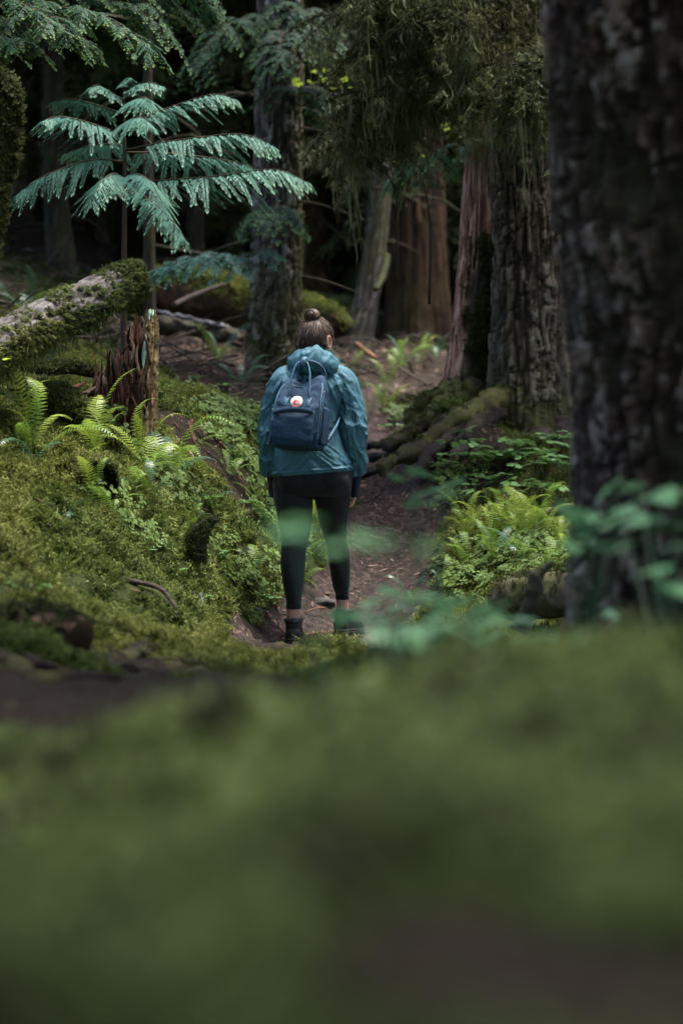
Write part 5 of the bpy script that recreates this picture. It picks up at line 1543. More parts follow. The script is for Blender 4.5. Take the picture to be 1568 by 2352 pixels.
# --- low round-leaved cover on the bank left of the backpack and under the bright ferns
def clover_mesh(seed):
    g = np.random.default_rng(seed)
    V, F = [], []
    for k in range(9):
        a = g.random() * 6.28; r = 0.05 * math.sqrt(g.random())
        c = np.array([r * math.cos(a), r * math.sin(a), 0.02 + 0.03 * g.random()])
        for j in range(3):
            b2 = a + j * 2.09
            i = len(V); L = 0.016 * g.uniform(0.7, 1.3)
            d = np.array([math.cos(b2), math.sin(b2), g.normal() * 0.15]); e = np.array([-d[1], d[0], g.normal() * 0.15])
            V += [c, c + d * L * 0.7 + e * L * 0.5, c + d * L, c + d * L * 0.7 - e * L * 0.5]
            F.append((i, i + 1, i + 2, i + 3))
    return mesh_from('clover', np.array(V), np.array(F), MAT['clover'], False)
CLV = [source('shape_clover', clover_mesh(k)) for k in range(3)]
pts = []
for (x, y, r, n) in [(470, 950, 0.5, 24), (560, 960, 0.45, 60), (590, 1010, 0.4, 60), (540, 1040, 0.35, 24), (560, 1120, 0.3, 40), (600, 1330, 0.25, 8), (570, 1370, 0.2, 6), (330, 1060, 0.3, 16), (430, 1190, 0.25, 20), (1160, 1290, 0.5, 60), (1080, 1330, 0.35, 30), (1230, 1320, 0.4, 40),
                     (910, 980, 0.5, 50), (480, 1270, 0.3, 16), (1000, 1130, 0.35, 50), (960, 1420, 0.3, 40), (300, 1180, 0.3, 16)]:
    c = G(x, y, 8)
    q = c[:2] + RNG.normal(size=(n, 2)) * r * 0.5
    pts.append(q)
q = np.concatenate(pts)
q = q[trail_mask(q) < 0.5]
z = ground_z(q[:, 0], q[:, 1]) + 0.015
tag(scatter('ground_cover', np.column_stack([q, z]), euler_from_normals(gn(q[:, 0], q[:, 1]) + RNG.normal(size=(len(q), 3)) * 0.2, RNG.random(len(q)) * 6.28), RNG.uniform(0.8, 1.7, len(q)), CLV), 'patches of small round green leaves between the moss and ferns', kind='stuff')

# --- litter on the trail
def chip_mesh(seed):
    g = np.random.default_rng(seed)
    V = np.array([(-.5, -.12, 0), (.5, -.1, 0.02), (.5, .1, 0.05), (-.5, .12, 0.04), (0, 0.0, .12)]) * np.array([1, g.uniform(0.6, 1.5), 1])
    return mesh_from('chip', V, np.array([(0, 1, 4), (1, 2, 4), (2, 3, 4), (3, 0, 4)]), MAT['litter'], False)
CH = [source('shape_chip', chip_mesh(k)) for k in range(3)]
q = floor_points(60000, 9.5, 24, 0.15)
q = q[(trail_mask(q) > 0.25) | ((moss_mask(q) < 0.35) & (RNG.random(len(q)) < 0.8)) | (RNG.random(len(q)) < 0.06)]
q = q[RNG.random(len(q)) < 0.75]
z = ground_z(q[:, 0], q[:, 1]) + 0.002
tag(scatter('trail_litter', np.column_stack([q, z]), euler_from_normals(gn(q[:, 0], q[:, 1]) + RNG.normal(size=(len(q), 3)) * 0.25, RNG.random(len(q)) * 6.28), 0.010 + RNG.gamma(1.5, 0.010, len(q)), CH), 'bark crumbs and needles trodden into the brown trail', kind='stuff')

# --- soft shrubs close to the lens: each leaf a part
NEARL = mesh_from('leaf', MLV * np.array([1.15, 1.0, 1.0]), MLF, MAT['leaf_near'], False)
def near_shrub(label, foot, leaves, seed=0):
    """foot: picture x and distance on the mossy brow; leaves: (x, y, distance, size)"""
    g = np.random.default_rng(seed)
    f0 = P(foot[0], 1500, foot[1]); f0[2] = gz(f0[0], f0[1]) - 0.01
    t = thing('thimbleberry_shrub', f0, label, 'shrub')
    st = []
    for (x, y, s, sz) in leaves:
        c = P(x, y, s)
        st.append(tube([f0, f0 * 0.45 + c * 0.55 + np.array([0, 0, 0.03]), c], 0.003, 0.0015, 8, 4))
        leaf_obj(NEARL, t, c, sz * 1.6, g.random() * 6.28, g.normal() * 0.30, 'leaf', g.normal() * 0.30)
    V, F = join(st)
    part('stems', V, F, MAT['fern_dark'], t)
near_shrub('very soft green leaf floating in front of the left knee', (760, 2.9), [(672, 1205, 2.9, 0.030), (668, 1230, 2.9, 0.026)], 1)
near_shrub('soft green leaves in front of the right shin', (900, 3.0), [(780, 1252, 3.0, 0.022), (850, 1252, 3.0, 0.026), (905, 1242, 3.0, 0.024), (955, 1258, 3.0, 0.024)], 2)
near_shrub('blurred teal leaves in front of the far boot', (900, 5.2), [(800, 1402, 5.2, 0.038), (845, 1412, 5.2, 0.042), (880, 1440, 5.1, 0.04), (925, 1395, 5.3, 0.036), (905, 1355, 5.4, 0.034), (960, 1370, 5.4, 0.042)], 3)
near_shrub('blurred leafy shrub low between the trail and the short log', (1050, 5.0), [(1000, 1395, 5.2, 0.045), (1040, 1372, 5.2, 0.040), (1080, 1405, 5.1, 0.045), (1010, 1440, 5.0, 0.045), (1060, 1450, 4.9, 0.05), (1120, 1420, 5.0, 0.045), (1150, 1450, 4.9, 0.05), (1180, 1425, 5.0, 0.04), (960, 1440, 5.0, 0.045)], 4)
near_shrub('blurred leaf cluster hovering over the trail below the roots', (985, 6.3), [(945, 1075, 6.2, 0.045), (925, 1100, 6.2, 0.038), (985, 1125, 6.2, 0.045), (1015, 1140, 6.3, 0.04), (965, 1160, 6.3, 0.035), (1035, 1105, 6.4, 0.035)], 5)
near_shrub('soft leaves crossing the left side of the big trunk', (1330, 4.9), [(1310, 1195, 4.8, 0.040), (1345, 1180, 4.8, 0.038), (1385, 1205, 4.7, 0.04), (1350, 1240, 4.7, 0.034), (1392, 1245, 4.7, 0.032), (1300, 1250, 4.9, 0.030), (1420, 1180, 4.9, 0.034), (1440, 1250, 4.8, 0.034)], 6)
near_shrub('soft leaves in front of the big trunk at the right edge', (1540, 4.7), [(1500, 1150, 4.8, 0.04), (1550, 1130, 4.7, 0.045), (1480, 1200, 4.7, 0.036), (1545, 1210, 4.7, 0.04), (1530, 1300, 4.4, 0.042), (1560, 1345, 4.4, 0.042), (1500, 1320, 4.5, 0.036), (1460, 1110, 5.0, 0.035), (1400, 1120, 5.2, 0.035), (1565, 1255, 4.5, 0.035)], 7)
near_shrub('low fan of blurred leaves between the far boot and the leafy shrub', (960, 4.6), [(905, 1420, 4.7, 0.03), (940, 1385, 4.8, 0.03), (985, 1420, 4.6, 0.034), (1025, 1400, 4.7, 0.03), (1095, 1380, 4.8, 0.03), (1140, 1395, 4.7, 0.03), (860, 1385, 4.9, 0.026)], 10)
near_shrub('tiny yellowish leaf against the foot of the big trunk', (1395, 5.6), [(1408, 1405, 5.6, 0.022), (1420, 1398, 5.6, 0.015)], 8)
near_shrub('low blurred leaves along the mossy brow on the right', (1200, 3.9), [(1080, 1475, 4.0, 0.03), (1160, 1470, 4.0, 0.032), (1230, 1460, 4.0, 0.03), (1310, 1468, 3.9, 0.03), (880, 1475, 4.2, 0.03), (940, 1465, 4.2, 0.032)], 9)
# ------------------------------------------------------------------ the walker
def fabric(name, base, hi, scale=260.0, rough=0.55, spec=0.35, bump=0.25, sheen=0.0):
    m = NT(name)
    n = m.noise(6, 4, 0.6)
    c = m.ramp(n, [(0.3, base), (0.7, hi)])
    m.set(c, rough, spec, sheen)
    m.bump(m.math('ADD', m.noise(scale, 2, 0.6), m.math('MULTIPLY', m.noise(38, 4, 0.6, (1, 1, 1.4)), 1.2)), bump, 0.004)
    return m.m
MAT['jacket'] = fabric('jacket_nylon', (0.037, 0.108, 0.150), (0.050, 0.138, 0.184), 500, 0.58, 0.25, 0.45)
MAT['pack'] = fabric('pack_canvas', (0.008, 0.029, 0.064), (0.013, 0.042, 0.085), 420, 0.75, 0.3, 0.5)
MAT['pack_strap'] = fabric('pack_webbing', (0.045, 0.110, 0.175), (0.060, 0.14, 0.21), 300, 0.6, 0.35, 0.4)
MAT['shirt'] = fabric('navy_cotton', (0.010, 0.013, 0.025), (0.015, 0.019, 0.034), 300, 0.9, 0.2, 0.3)
MAT['leggings'] = fabric('black_leggings', (0.0065, 0.0068, 0.008), (0.009, 0.0095, 0.011), 400, 0.75, 0.2, 0.15, 0.12)
MAT['boot'] = fabric('black_boot', (0.008, 0.0085, 0.010), (0.015, 0.016, 0.018), 300, 0.6, 0.35, 0.4)
MAT['boot_trim'] = NT('boot_trim').set((0.09, 0.095, 0.105), 0.6, 0.3)
MAT['sock'] = fabric('grey_sock', (0.05, 0.06, 0.08), (0.10, 0.115, 0.14), 300, 0.95, 0.1, 0.4)
MAT['skin'] = fabric('skin', (0.42, 0.215, 0.155), (0.50, 0.275, 0.21), 200, 0.5, 0.4, 0.08)
MAT['glove'] = fabric('dark_glove', (0.013, 0.015, 0.025), (0.02, 0.023, 0.036), 300, 0.9, 0.2, 0.4)
def hair_mat():
    m = NT('brown_hair')
    c = m.ramp(m.attr('strand'), [(0.2, (0.010, 0.006, 0.0045)), (0.55, (0.036, 0.020, 0.014)), (0.92, (0.14, 0.080, 0.052))])
    m.set(c, 0.55, 0.35)
    return m.m
MAT['hair'] = hair_mat()
MAT['cream'] = NT('logo_cream').set((0.75, 0.68, 0.58), 0.6, 0.3)
MAT['red'] = NT('logo_red').set((0.62, 0.045, 0.055), 0.6, 0.3)
MAT['metal'] = NT('snap_metal').set((0.05, 0.055, 0.065), 0.35, 0.6)
MAT['eye'] = NT('eye_white').set((0.7, 0.68, 0.65), 0.2, 0.5)

X0, Y0 = -0.145, 12.40
Z0 = gz(X0 - 0.10, Y0 + 0.02) + 0.010
ORG = np.array([X0, Y0, Z0])
ZR = gz(X0 + 0.175, Y0 + 0.30) - Z0              # ground under the far foot, in body heights
BODY = thing('person', ORG, 'walker in teal rain jacket and black leggings, seen from behind on the trail', 'person')

def rings(rows, nt, ns, p=2.4, disp=None, caps=True):
    """stack of superellipses; rows (z, cx, cy, a, b)"""
    rows = np.array(rows, float)
    q = catmull(rows, nt)
    th = np.linspace(0, 2 * math.pi, ns, endpoint=False)
    c, s = np.cos(th), np.sin(th)
    ex, ey = np.sign(c) * np.abs(c) ** (2 / p), np.sign(s) * np.abs(s) ** (2 / p)
    V = np.stack([q[:, 1:2] + q[:, 3:4] * ex, q[:, 2:3] + q[:, 4:5] * ey, q[:, 0:1] + 0 * ex], -1)
    if disp is not None:
        D = np.stack([ex + 0 * q[:, :1], ey + 0 * q[:, :1], 0 * ex + 0 * q[:, :1]], -1)
        V = V + D * disp(V)[..., None]
    V = V.reshape(-1, 3)
    F = [grid_faces(nt, ns)]
    if caps:
        n = len(V)
        V = np.vstack([V, [q[0, 1], q[0, 2], q[0, 0]], [q[-1, 1], q[-1, 2], q[-1, 0]]])
        j = np.arange(ns)
        F += [np.stack([np.full(ns, n), (j + 1) % ns, j], -1), np.stack([np.full(ns, n + 1), (nt - 1) * ns + j, (nt - 1) * ns + (j + 1) % ns], -1)]
    return V, F
def ball(c, r, nu=24, nv=16, fn=None):
    th = np.linspace(0.02, math.pi - 0.02, nv); ph = np.linspace(0, 2 * math.pi, nu, endpoint=False)
    T, Pp = np.meshgrid(th, ph, indexing='ij')
    D = np.stack([np.sin(T) * np.cos(Pp), np.sin(T) * np.sin(Pp), -np.cos(T)], -1)
    V = D * np.asarray(r)
    if fn: V = fn(V, D)
    V = (V + np.asarray(c)).reshape(-1, 3)
    n = len(V)
    V = np.vstack([V, V[:nu].mean(0), V[-nu:].mean(0)])
    j = np.arange(nu)
    return V, [grid_faces(nv, nu), np.stack([np.full(nu, n), (j + 1) % nu, j], -1), np.stack([np.full(nu, n + 1), (nv - 1) * nu + j, (nv - 1) * nu + (j + 1) % nu], -1)]
def fuse(parts, voxel, smooth=2):
    V, F = join(parts)
    ob = bpy.data.objects.new('temporary', mesh_from('temporary', V, F))
    COL.objects.link(ob)
    m = ob.modifiers.new('r', 'REMESH'); m.mode = 'VOXEL'; m.voxel_size = voxel
    if smooth:
        m = ob.modifiers.new('s', 'SMOOTH'); m.factor = 0.5; m.iterations = smooth
    dg = bpy.context.evaluated_depsgraph_get()
    me = bpy.data.meshes.new_from_object(ob.evaluated_get(dg))
    V = np.empty(len(me.vertices) * 3); me.vertices.foreach_get('co', V)
    Fs = np.empty(len(me.loops), np.int32); me.loops.foreach_get('vertex_index', Fs)
    tot = np.empty(len(me.polygons), np.int32); me.polygons.foreach_get('loop_total', tot)
    old = ob.data
    bpy.data.objects.remove(ob); bpy.data.meshes.remove(old); bpy.data.meshes.remove(me)
    assert (tot == 4).all()
    return V.reshape(-1, 3), [Fs.reshape(-1, 4)]
def ridge(p, o=3): return (1 - np.abs(2 * fbm(p, o) - 1)) ** 2
def wear(name, VF, mat, parent=BODY, attrs=None): return part(name, VF[0] + ORG, VF[1], mat, parent, True, attrs)
def rotz(V, a, c):
    ca, sa = math.cos(a), math.sin(a)
    d = V - c
    return np.stack([d[:, 0] * ca - d[:, 1] * sa, d[:, 0] * sa + d[:, 1] * ca, d[:, 2]], -1) + c

# --- head (face looks along +Y, then turned to the right)
HC = np.array([0.012, 0.012, 1.560])
YAW = R(-30)
def headshape(V, D):
    x, y, z = D[..., 0], D[..., 1], D[..., 2]
    V = V.copy()
    jaw = sstep(0.0, -0.9, z) if False else 1 - sstep(-0.9, 0.0, z)
    V[..., 0] *= 1 - 0.26 * jaw
    V[..., 1] += 0.018 * jaw
    V[..., 1] *= np.where(y < 0, 1 - 0.25 * jaw, 1.0)
    def g(cx, cz, w, wz, amp):
        m = np.exp(-((x - cx) / w) ** 2 - ((z - cz) / wz) ** 2) * (y > 0)
        V[..., 1] += m * amp
    g(0, -0.10, 0.11, 0.16, 0.020); g(0, -0.22, 0.15, 0.07, 0.010)      # nose
    g(0.38, 0.06, 0.17, 0.10, -0.010); g(-0.38, 0.06, 0.17, 0.10, -0.010)  # eye sockets
    g(0, 0.20, 0.6, 0.07, 0.005); g(0, -0.44, 0.22, 0.05, 0.006); g(0, -0.54, 0.2, 0.05, 0.004); g(0, -0.49, 0.25, 0.02, -0.003)
    g(0, -0.82, 0.25, 0.15, 0.010); g(0.5, -0.18, 0.22, 0.2, 0.004); g(-0.5, -0.18, 0.22, 0.2, 0.004)
    return V
hv, hf = ball(HC, (0.074, 0.092, 0.113), 64, 48, headshape)
head = [(rotz(hv, YAW, HC), hf)]
for sd in (-1, 1):
    e = HC + np.array([sd * 0.074, -0.012, -0.020])
    rim = [e + np.array([sd * (0.004 + 0.010 * (a < 4.6)), 0.018 * math.cos(a) - 0.004 * math.sin(a), 0.031 * math.sin(a)]) for a in np.linspace(-1.2, 4.4, 12)]
    rv, rf = tube(rim, 0.0060, 0.0060, 26, 8)
    dv, df = ball(e + np.array([sd * 0.003, 0, -0.002]), (0.006, 0.017, 0.029), 16, 12)
    lv, lf = ball(e + np.array([sd * 0.006, 0.006, -0.030]), (0.005, 0.009, 0.010), 12, 10)
    head += [(rotz(rv, YAW, HC), rf), (rotz(dv, YAW, HC), df), (rotz(lv, YAW, HC), lf)]
neck = rings([(1.36, 0, 0.0, 0.070, 0.065), (1.42, 0.002, 0.002, 0.057, 0.060), (1.47, 0.006, 0.006, 0.053, 0.058), (1.53, 0.010, 0.010, 0.055, 0.060)], 20, 28, 2.0)
torso = rings([(0.80, 0, 0, 0.165, 0.105), (0.90, 0, 0, 0.165, 0.105), (1.02, -0.016, 0, 0.135, 0.092), (1.15, -0.028, 0, 0.130, 0.095), (1.28, -0.012, 0, 0.150, 0.095), (1.36, 0, 0, 0.13, 0.075), (1.40, 0, 0, 0.08, 0.06)], 40, 32)
ARM_R = [(0.140, 0.0, 1.335), (0.182, -0.005, 1.215), (0.204, -0.018, 1.065), (0.212, 0.015, 0.960), (0.220, 0.048, 0.870), (0.219, 0.055, 0.835)]
ARM_L = [(-0.148, 0.0, 1.328), (-0.194, 0.010, 1.210), (-0.219, 0.010, 1.080), (-0.220, 0.030, 0.960), (-0.213, 0.050, 0.870), (-0.208, 0.055, 0.835)]
LEG_L = [(-0.105, 0.0, 0.84), (-0.100, 0.0, 0.74), (-0.091, 0.004, 0.62), (-0.095, 0.0, 0.54), (-0.101, -0.008, 0.47), (-0.104, -0.014, 0.40), (-0.102, -0.010, 0.30), (-0.100, 0.0, 0.235), (-0.100, 0.006, 0.180), (-0.100, 0.012, 0.09)]
LEG_R = [(0.104, 0.0, 0.84), (0.099, 0.040, 0.74), (0.107, 0.080, 0.62), (0.119, 0.105, 0.54), (0.131, 0.130, 0.47), (0.138, 0.160, 0.40), (0.143, 0.200, 0.30), (0.148, 0.235, 0.250), (0.150, 0.245, 0.215), (0.152, 0.250, 0.13)]
lr_l = [0.104, 0.100, 0.085, 0.073, 0.064, 0.064, 0.053, 0.041, 0.037, 0.036]
lr_r = [0.100, 0.091, 0.075, 0.060, 0.059, 0.057, 0.047, 0.037, 0.034, 0.034]
def hand(wr, sd, curl=0.35):
    """arm hanging, palm to the thigh: x is thickness, y runs thumb side forward; five fingers"""
    w = np.array(wr)
    P_ = [rings([(w[2] + 0.01, w[0], w[1], 0.018, 0.026), (w[2] - 0.02, w[0], w[1], 0.016, 0.032), (w[2] - 0.055, w[0], w[1], 0.015, 0.040), (w[2] - 0.085, w[0] - sd * 0.004, w[1], 0.012, 0.039)], 12, 20, 2.6)]
    for k, (oy, ln) in enumerate(((0.029, 0.068), (0.010, 0.076), (-0.010, 0.071), (-0.029, 0.056))):
        b = w + np.array([-sd * 0.004, oy, -0.078])
        d1 = np.array([-sd * 0.25, 0.04 + 0.08 * oy, -1.0]); d2 = np.array([-sd * (0.55 + curl * 0.4), 0, -0.9]); d3 = np.array([-sd * (0.9 + curl), 0, -0.6])
        nz = lambda v: v / np.linalg.norm(v)
        k1 = b + nz(d1) * ln * 0.48; k2 = k1 + nz(d2) * ln * 0.30; k3 = k2 + nz(d3) * ln * 0.24
        P_.append(tube([b, k1, k2, k3], 0.0088, 0.0070, 12, 10))
    b = w + np.array([-sd * 0.006, 0.026, -0.028])
    P_.append(tube([b, b + np.array([-sd * 0.010, 0.022, -0.022]), b + np.array([-sd * 0.018, 0.028, -0.048]), b + np.array([-sd * 0.022, 0.026, -0.066])], 0.0110, 0.0080, 12, 10))
    return P_
bp = head + [neck, torso]
for arm, sd in ((ARM_R, 1), (ARM_L, -1)):
    bp.append(loft(arm, [0.044, 0.040, 0.034, 0.031, 0.024, 0.022], 30, 18)[:2])
    bp += hand(arm[-1], sd)
for leg, lr in ((LEG_L, lr_l), (LEG_R, lr_r)):
    bp.append(loft(leg, [r - 0.008 if k < 8 else r - 0.001 for k, r in enumerate(lr)], 40, 20)[:2])
foot = lambda a, yw: (rotz(rings([(a[2] - 0.055, a[0], a[1] + 0.055, 0.036, 0.115), (a[2] - 0.03, a[0], a[1] + 0.045, 0.036, 0.10), (a[2], a[0], a[1] + 0.01, 0.035, 0.05)], 12, 24)[0], yw, np.array(a)), rings([(0, 0, 0, 1, 1), (1, 0, 0, 1, 1), (2, 0, 0, 1, 1)], 12, 24)[1])
bp += [foot(LEG_L[-1], R(-4)), foot(LEG_R[-1], R(-26))]
wear('body', fuse(bp, 0.0042, 2), MAT['skin'])
for sd in (-1, 1):
    ev, ef = ball(HC + np.array([sd * 0.031, 0.076, 0.006]), (0.012, 0.010, 0.011), 14, 10)
    wear('eye', (rotz(ev, YAW, HC), ef), MAT['eye'])

# --- hair: a close cap of strands swept up into a bun
BUN = np.array([-0.003, -0.018, 1.672])
def haircap(V, D):
    V = V.copy()
    x, y, z = D[..., 0], D[..., 1], D[..., 2]
    a = np.arctan2(y + 0.25, x)
    el = np.arctan2(np.hypot(x, y), z)
    lock = ridge(np.stack([np.cos(a) * 9, np.sin(a) * 9, el * 1.6], -1), 3)
    wv = ridge(np.stack([np.cos(a) * 22, np.sin(a) * 22, el * 3.5], -1), 2)
    V += D * (0.005 * lock + 0.003 * wv - 0.003)[..., None]
    # uncover the face and the ears
    face = sstep(0.10, 0.42, y) * sstep(0.62, 0.30, z) if False else sstep(0.10, 0.42, y) * (1 - sstep(0.30, 0.62, z))
    low = 1 - sstep(-0.78, -0.55, z)
    V -= D * (0.022 * np.maximum(face, low * 0.8))[..., None]
    side = sstep(-0.25, 0.10, y) * (1 - sstep(-0.05, 0.25, z))
    V -= D * (0.016 * side)[..., None]
    return V
cv, cf = ball(HC + np.array([0, -0.004, 0.004]), (0.084, 0.100, 0.106), 220, 150, haircap)
D = (cv - HC) / np.array([0.084, 0.1, 0.106])
aa = np.arctan2(D[:, 1] + 0.25, D[:, 0])
stt = 0.35 * ridge(np.stack([np.cos(aa) * 22, np.sin(aa) * 22, D[:, 2] * 1.5], -1), 2) + 0.65 * vnoise(np.stack([np.cos(aa) * 55, np.sin(aa) * 55, D[:, 2] * 3], -1)) * (0.5 + 0.5 * sstep(-0.2, 0.8, D[:, 2]))
hair = wear('hair', (rotz(cv, YAW, HC), cf), MAT['hair'], attrs={'strand': stt})
def bunfn(V, D):
    t = np.arctan2(D[..., 0], D[..., 2]) + 2.2 * D[..., 1]
    return V * (1 + 0.14 * ridge(np.stack([np.cos(t) * 2.2, np.sin(t) * 2.2, D[..., 1] * 2 + 5], -1), 3) + 0.05 * np.sin(t * 7))[..., None]
bv, bf = ball(BUN + np.array([0, -0.002, 0.006]), (0.034, 0.034, 0.031), 90, 60, bunfn)
Db = (bv - BUN) / 0.034
tt = np.arctan2(Db[:, 0], Db[:, 2]) + 2.2 * Db[:, 1]
wear('bun', (bv, bf), MAT['hair'], hair, {'strand': vnoise(np.stack([np.cos(tt) * 14, np.sin(tt) * 14, Db[:, 1] * 3], -1))})
# loose strands
g = np.random.default_rng(77)
SV = []
for k in range(460):
    a = g.uniform(-math.pi, math.pi); el = g.uniform(0.25, 2.05)
    d0 = np.array([math.sin(el) * math.cos(a), math.sin(el) * math.sin(a), math.cos(el)])
    if d0[1] > 0.35 and d0[2] < 0.5: continue
    p1 = HC + d0 * np.array([0.086, 0.102, 0.108])
    loose = g.random() < 0.42
    d1 = np.array([math.sin(el * 0.55) * math.cos(a), math.sin(el * 0.55) * math.sin(a), math.cos(el * 0.55)])
    p2 = HC + d1 * np.array([0.088, 0.104, 0.112])
    end = BUN + g.normal(size=3) * 0.012 + np.array([0, 0, -0.012])
    if loose:
        pts = [p1 + d0 * g.uniform(0.004, 0.022) + np.array([0, 0, -0.02]) + g.normal(size=3) * 0.008, p1 + d0 * g.uniform(0.003, 0.014), p2 + d1 * g.uniform(0, 0.006), end]
    else:
        pts = [p1 + d0 * 0.001, (p1 + p2) / 2 + (d0 + d1) * 0.0035, p2 + d1 * 0.002, end]
    SV.append(tube(pts, 0.0011 if loose else 0.0016, 0.0007, 10, 3))
for k in range(40):
    a = g.random() * 6.28
    d0 = np.array([math.cos(a), -abs(math.sin(a)) * 0.6, g.uniform(-0.4, 1)])
    d0 /= np.linalg.norm(d0)
    b0 = BUN + d0 * 0.033
    SV.append(tube([b0, b0 + d0 * 0.012 + g.normal(size=3) * 0.006, b0 + d0 * g.uniform(0.012, 0.03) + g.normal(size=3) * 0.012], 0.0009, 0.0005, 7, 3))
lv, lf = join(SV)
wear('loose_strands', (rotz(lv, YAW, HC), lf), MAT['hair'], hair, {'strand': np.repeat(g.random(len(lv) // 4 + 1), 4)[:len(lv)] * 0.7 + 0.25})['kind'] = 'stuff'

# --- jacket
def crease(p, o=2, k=3.5): return (1 - np.abs(2 * fbm(p, o) - 1)) ** k
def tdisp(V):
    x, y, z = V[..., 0], V[..., 1], V[..., 2]
    low = 1 - sstep(0.90, 1.10, z); up = sstep(1.12, 1.33, z)
    ax = np.abs(x + 0.02)
    h = 0.011 * low * crease(np.stack([x * 5, y * 4, z * 26 + ax * 22], -1), 2, 3)
    v = 0.010 * (1 - low) * crease(np.stack([x * 17 + 6 * (z - 1.3), y * 9, z * 4.0], -1), 2, 3)
    d = 0.009 * up * crease(np.stack([x * 8 - z * 15, y * 7, z * 7 + x * 6], -1), 2, 4)
    f = 0.0025 * crease(np.stack([x * 34 - z * 12, y * 20, z * 30 + x * 14], -1), 2, 3)
    hem = 0.005 * np.exp(-((z - 0.886) / 0.006) ** 2) - 0.003 * np.exp(-((z - 0.900) / 0.004) ** 2)
    return h + v + d + f + hem - 0.008
jt = rings([(0.868, -0.006, 0, 0.200, 0.146), (0.872, -0.006, 0, 0.207, 0.152), (0.886, -0.006, 0, 0.208, 0.152), (0.93, -0.008, 0, 0.202, 0.147), (1.00, -0.018, 0, 0.187, 0.142), (1.10, -0.030, 0, 0.168, 0.136), (1.20, -0.026, 0, 0.168, 0.132), (1.28, -0.012, 0, 0.182, 0.127),
            (1.335, -0.004, 0, 0.182, 0.116), (1.380, 0, 0, 0.150, 0.099), (1.415, 0, 0.002, 0.110, 0.085), (1.455, 0.003, 0.004, 0.080, 0.076), (1.475, 0.004, 0.006, 0.072, 0.072)], 220, 300, 2.5, tdisp)
jv = jt[0].copy()
jv[:, 2] += 0.016 * jv[:, 0] / 0.2 * (1 - sstep(0.90, 1.05, jv[:, 2]))
jacket = wear('jacket', (jv, jt[1]), MAT['jacket'])
def sdisp(seed, el):
    def f(A, TH, V0):
        w = 0.45 + 1.0 * np.exp(-((A - el) / 0.12) ** 2) + 0.9 * np.exp(-((A - 0.50) / 0.07) ** 2) + 0.4 * np.exp(-((A - 0.1) / 0.08) ** 2)
        sp = TH + A * 6 * (1 if seed % 2 else -1)
        r = crease(np.stack([np.cos(sp) * 1.1 + seed, np.sin(sp) * 1.1, A * 15], -1), 2, 3)
        r2 = crease(np.stack([np.cos(TH) * 1.8 + seed, np.sin(TH) * 1.8, A * 5], -1), 2, 3)
        r3 = crease(np.stack([np.cos(sp) * 3.5 + seed, np.sin(sp) * 3.5, A * 34], -1), 2, 3)
        return 0.0115 * w * (r - 0.4) + 0.010 * (r2 - 0.4) + 0.0025 * (r3 - 0.4)
    return f
SLV_R = [(0.085, 0.0, 1.352), (0.140, 0.0, 1.338), (0.184, -0.005, 1.215), (0.204, -0.020, 1.065), (0.212, 0.015, 0.960), (0.220, 0.048, 0.868)]
SLV_L = [(-0.095, 0.0, 1.345), (-0.148, 0.0, 1.330), (-0.196, 0.010, 1.210), (-0.219, 0.010, 1.080), (-0.220, 0.030, 0.960), (-0.213, 0.050, 0.862)]
for arm, sd, rad_ in ((SLV_R, 3, [0.060, 0.077, 0.074, 0.067, 0.058, 0.043]), (SLV_L, 4, [0.060, 0.076, 0.068, 0.060, 0.053, 0.041])):
    sl = wear('sleeve', loft(arm, rad_, 200, 130, sdisp(sd, 0.34))[:2], MAT['jacket'], jacket)
# hood lying behind the neck
nu, nv = 240, 70
ph = np.linspace(0, 2 * math.pi, nu, endpoint=False); ts = np.linspace(0, 2 * math.pi, nv, endpoint=False)
PH, TS = np.meshgrid(ph, ts, indexing='ij')
back = 0.5 + 0.5 * np.cos(PH)                         # 1 behind the neck, 0 at the throat
rx = 0.083 + 0.020 * back; ry = 0.075 + 0.028 * back
tr = 0.020 + 0.030 * back ** 0.8
tz_ = 0.024 + 0.032 * back ** 0.8
cx, cy_ = rx * np.sin(PH), -ry * np.cos(PH)
cz = 1.428 + 0.004 * back - 0.006 * np.sin(PH)
fold = crease(np.stack([np.sin(PH) * 1.0 + 3, np.cos(PH) * 1.0, TS * 1.1 + 0.9 * np.sin(PH * 1.5)], -1), 2, 2.5)
fold = np.where(TS > 5.2, fold * (6.2832 - TS) / 1.083 + 0.4 * (1 - (6.2832 - TS) / 1.083), np.where(TS < 1.0, fold * TS + 0.4 * (1 - TS), fold))
fold2 = crease(np.stack([np.sin(PH) * 2.4, np.cos(PH) * 2.4, np.cos(TS) * 2.0 + np.sin(PH) * 2 + 5, ], -1), 2, 3)
k_ = 1 + 0.42 * (fold - 0.45) + 0.18 * (fold2 - 0.4)
rr_ = tr * k_
peak = 0.026 * np.exp(-((np.mod(PH - R(8) + math.pi, 2 * math.pi) - math.pi) / 0.42) ** 2) * np.clip(np.sin(TS), 0, 1) ** 2
HV = np.stack([(rx + rr_ * np.cos(TS)) * np.sin(PH) + 0.002, -(ry + rr_ * np.cos(TS)) * np.cos(PH) + 0.0, cz + tz_ * k_ * np.sin(TS) + peak - 0.010 * np.cos(TS) * back], -1).reshape(-1, 3)
i = np.arange(nu)[:, None]; j = np.arange(nv)[None]
HF = np.stack([i * nv + j, ((i + 1) % nu) * nv + j, ((i + 1) % nu) * nv + (j + 1) % nv, i * nv + (j + 1) % nv], -1).reshape(-1, 4)
wear('hood', (HV, [HF]), MAT['jacket'], jacket)
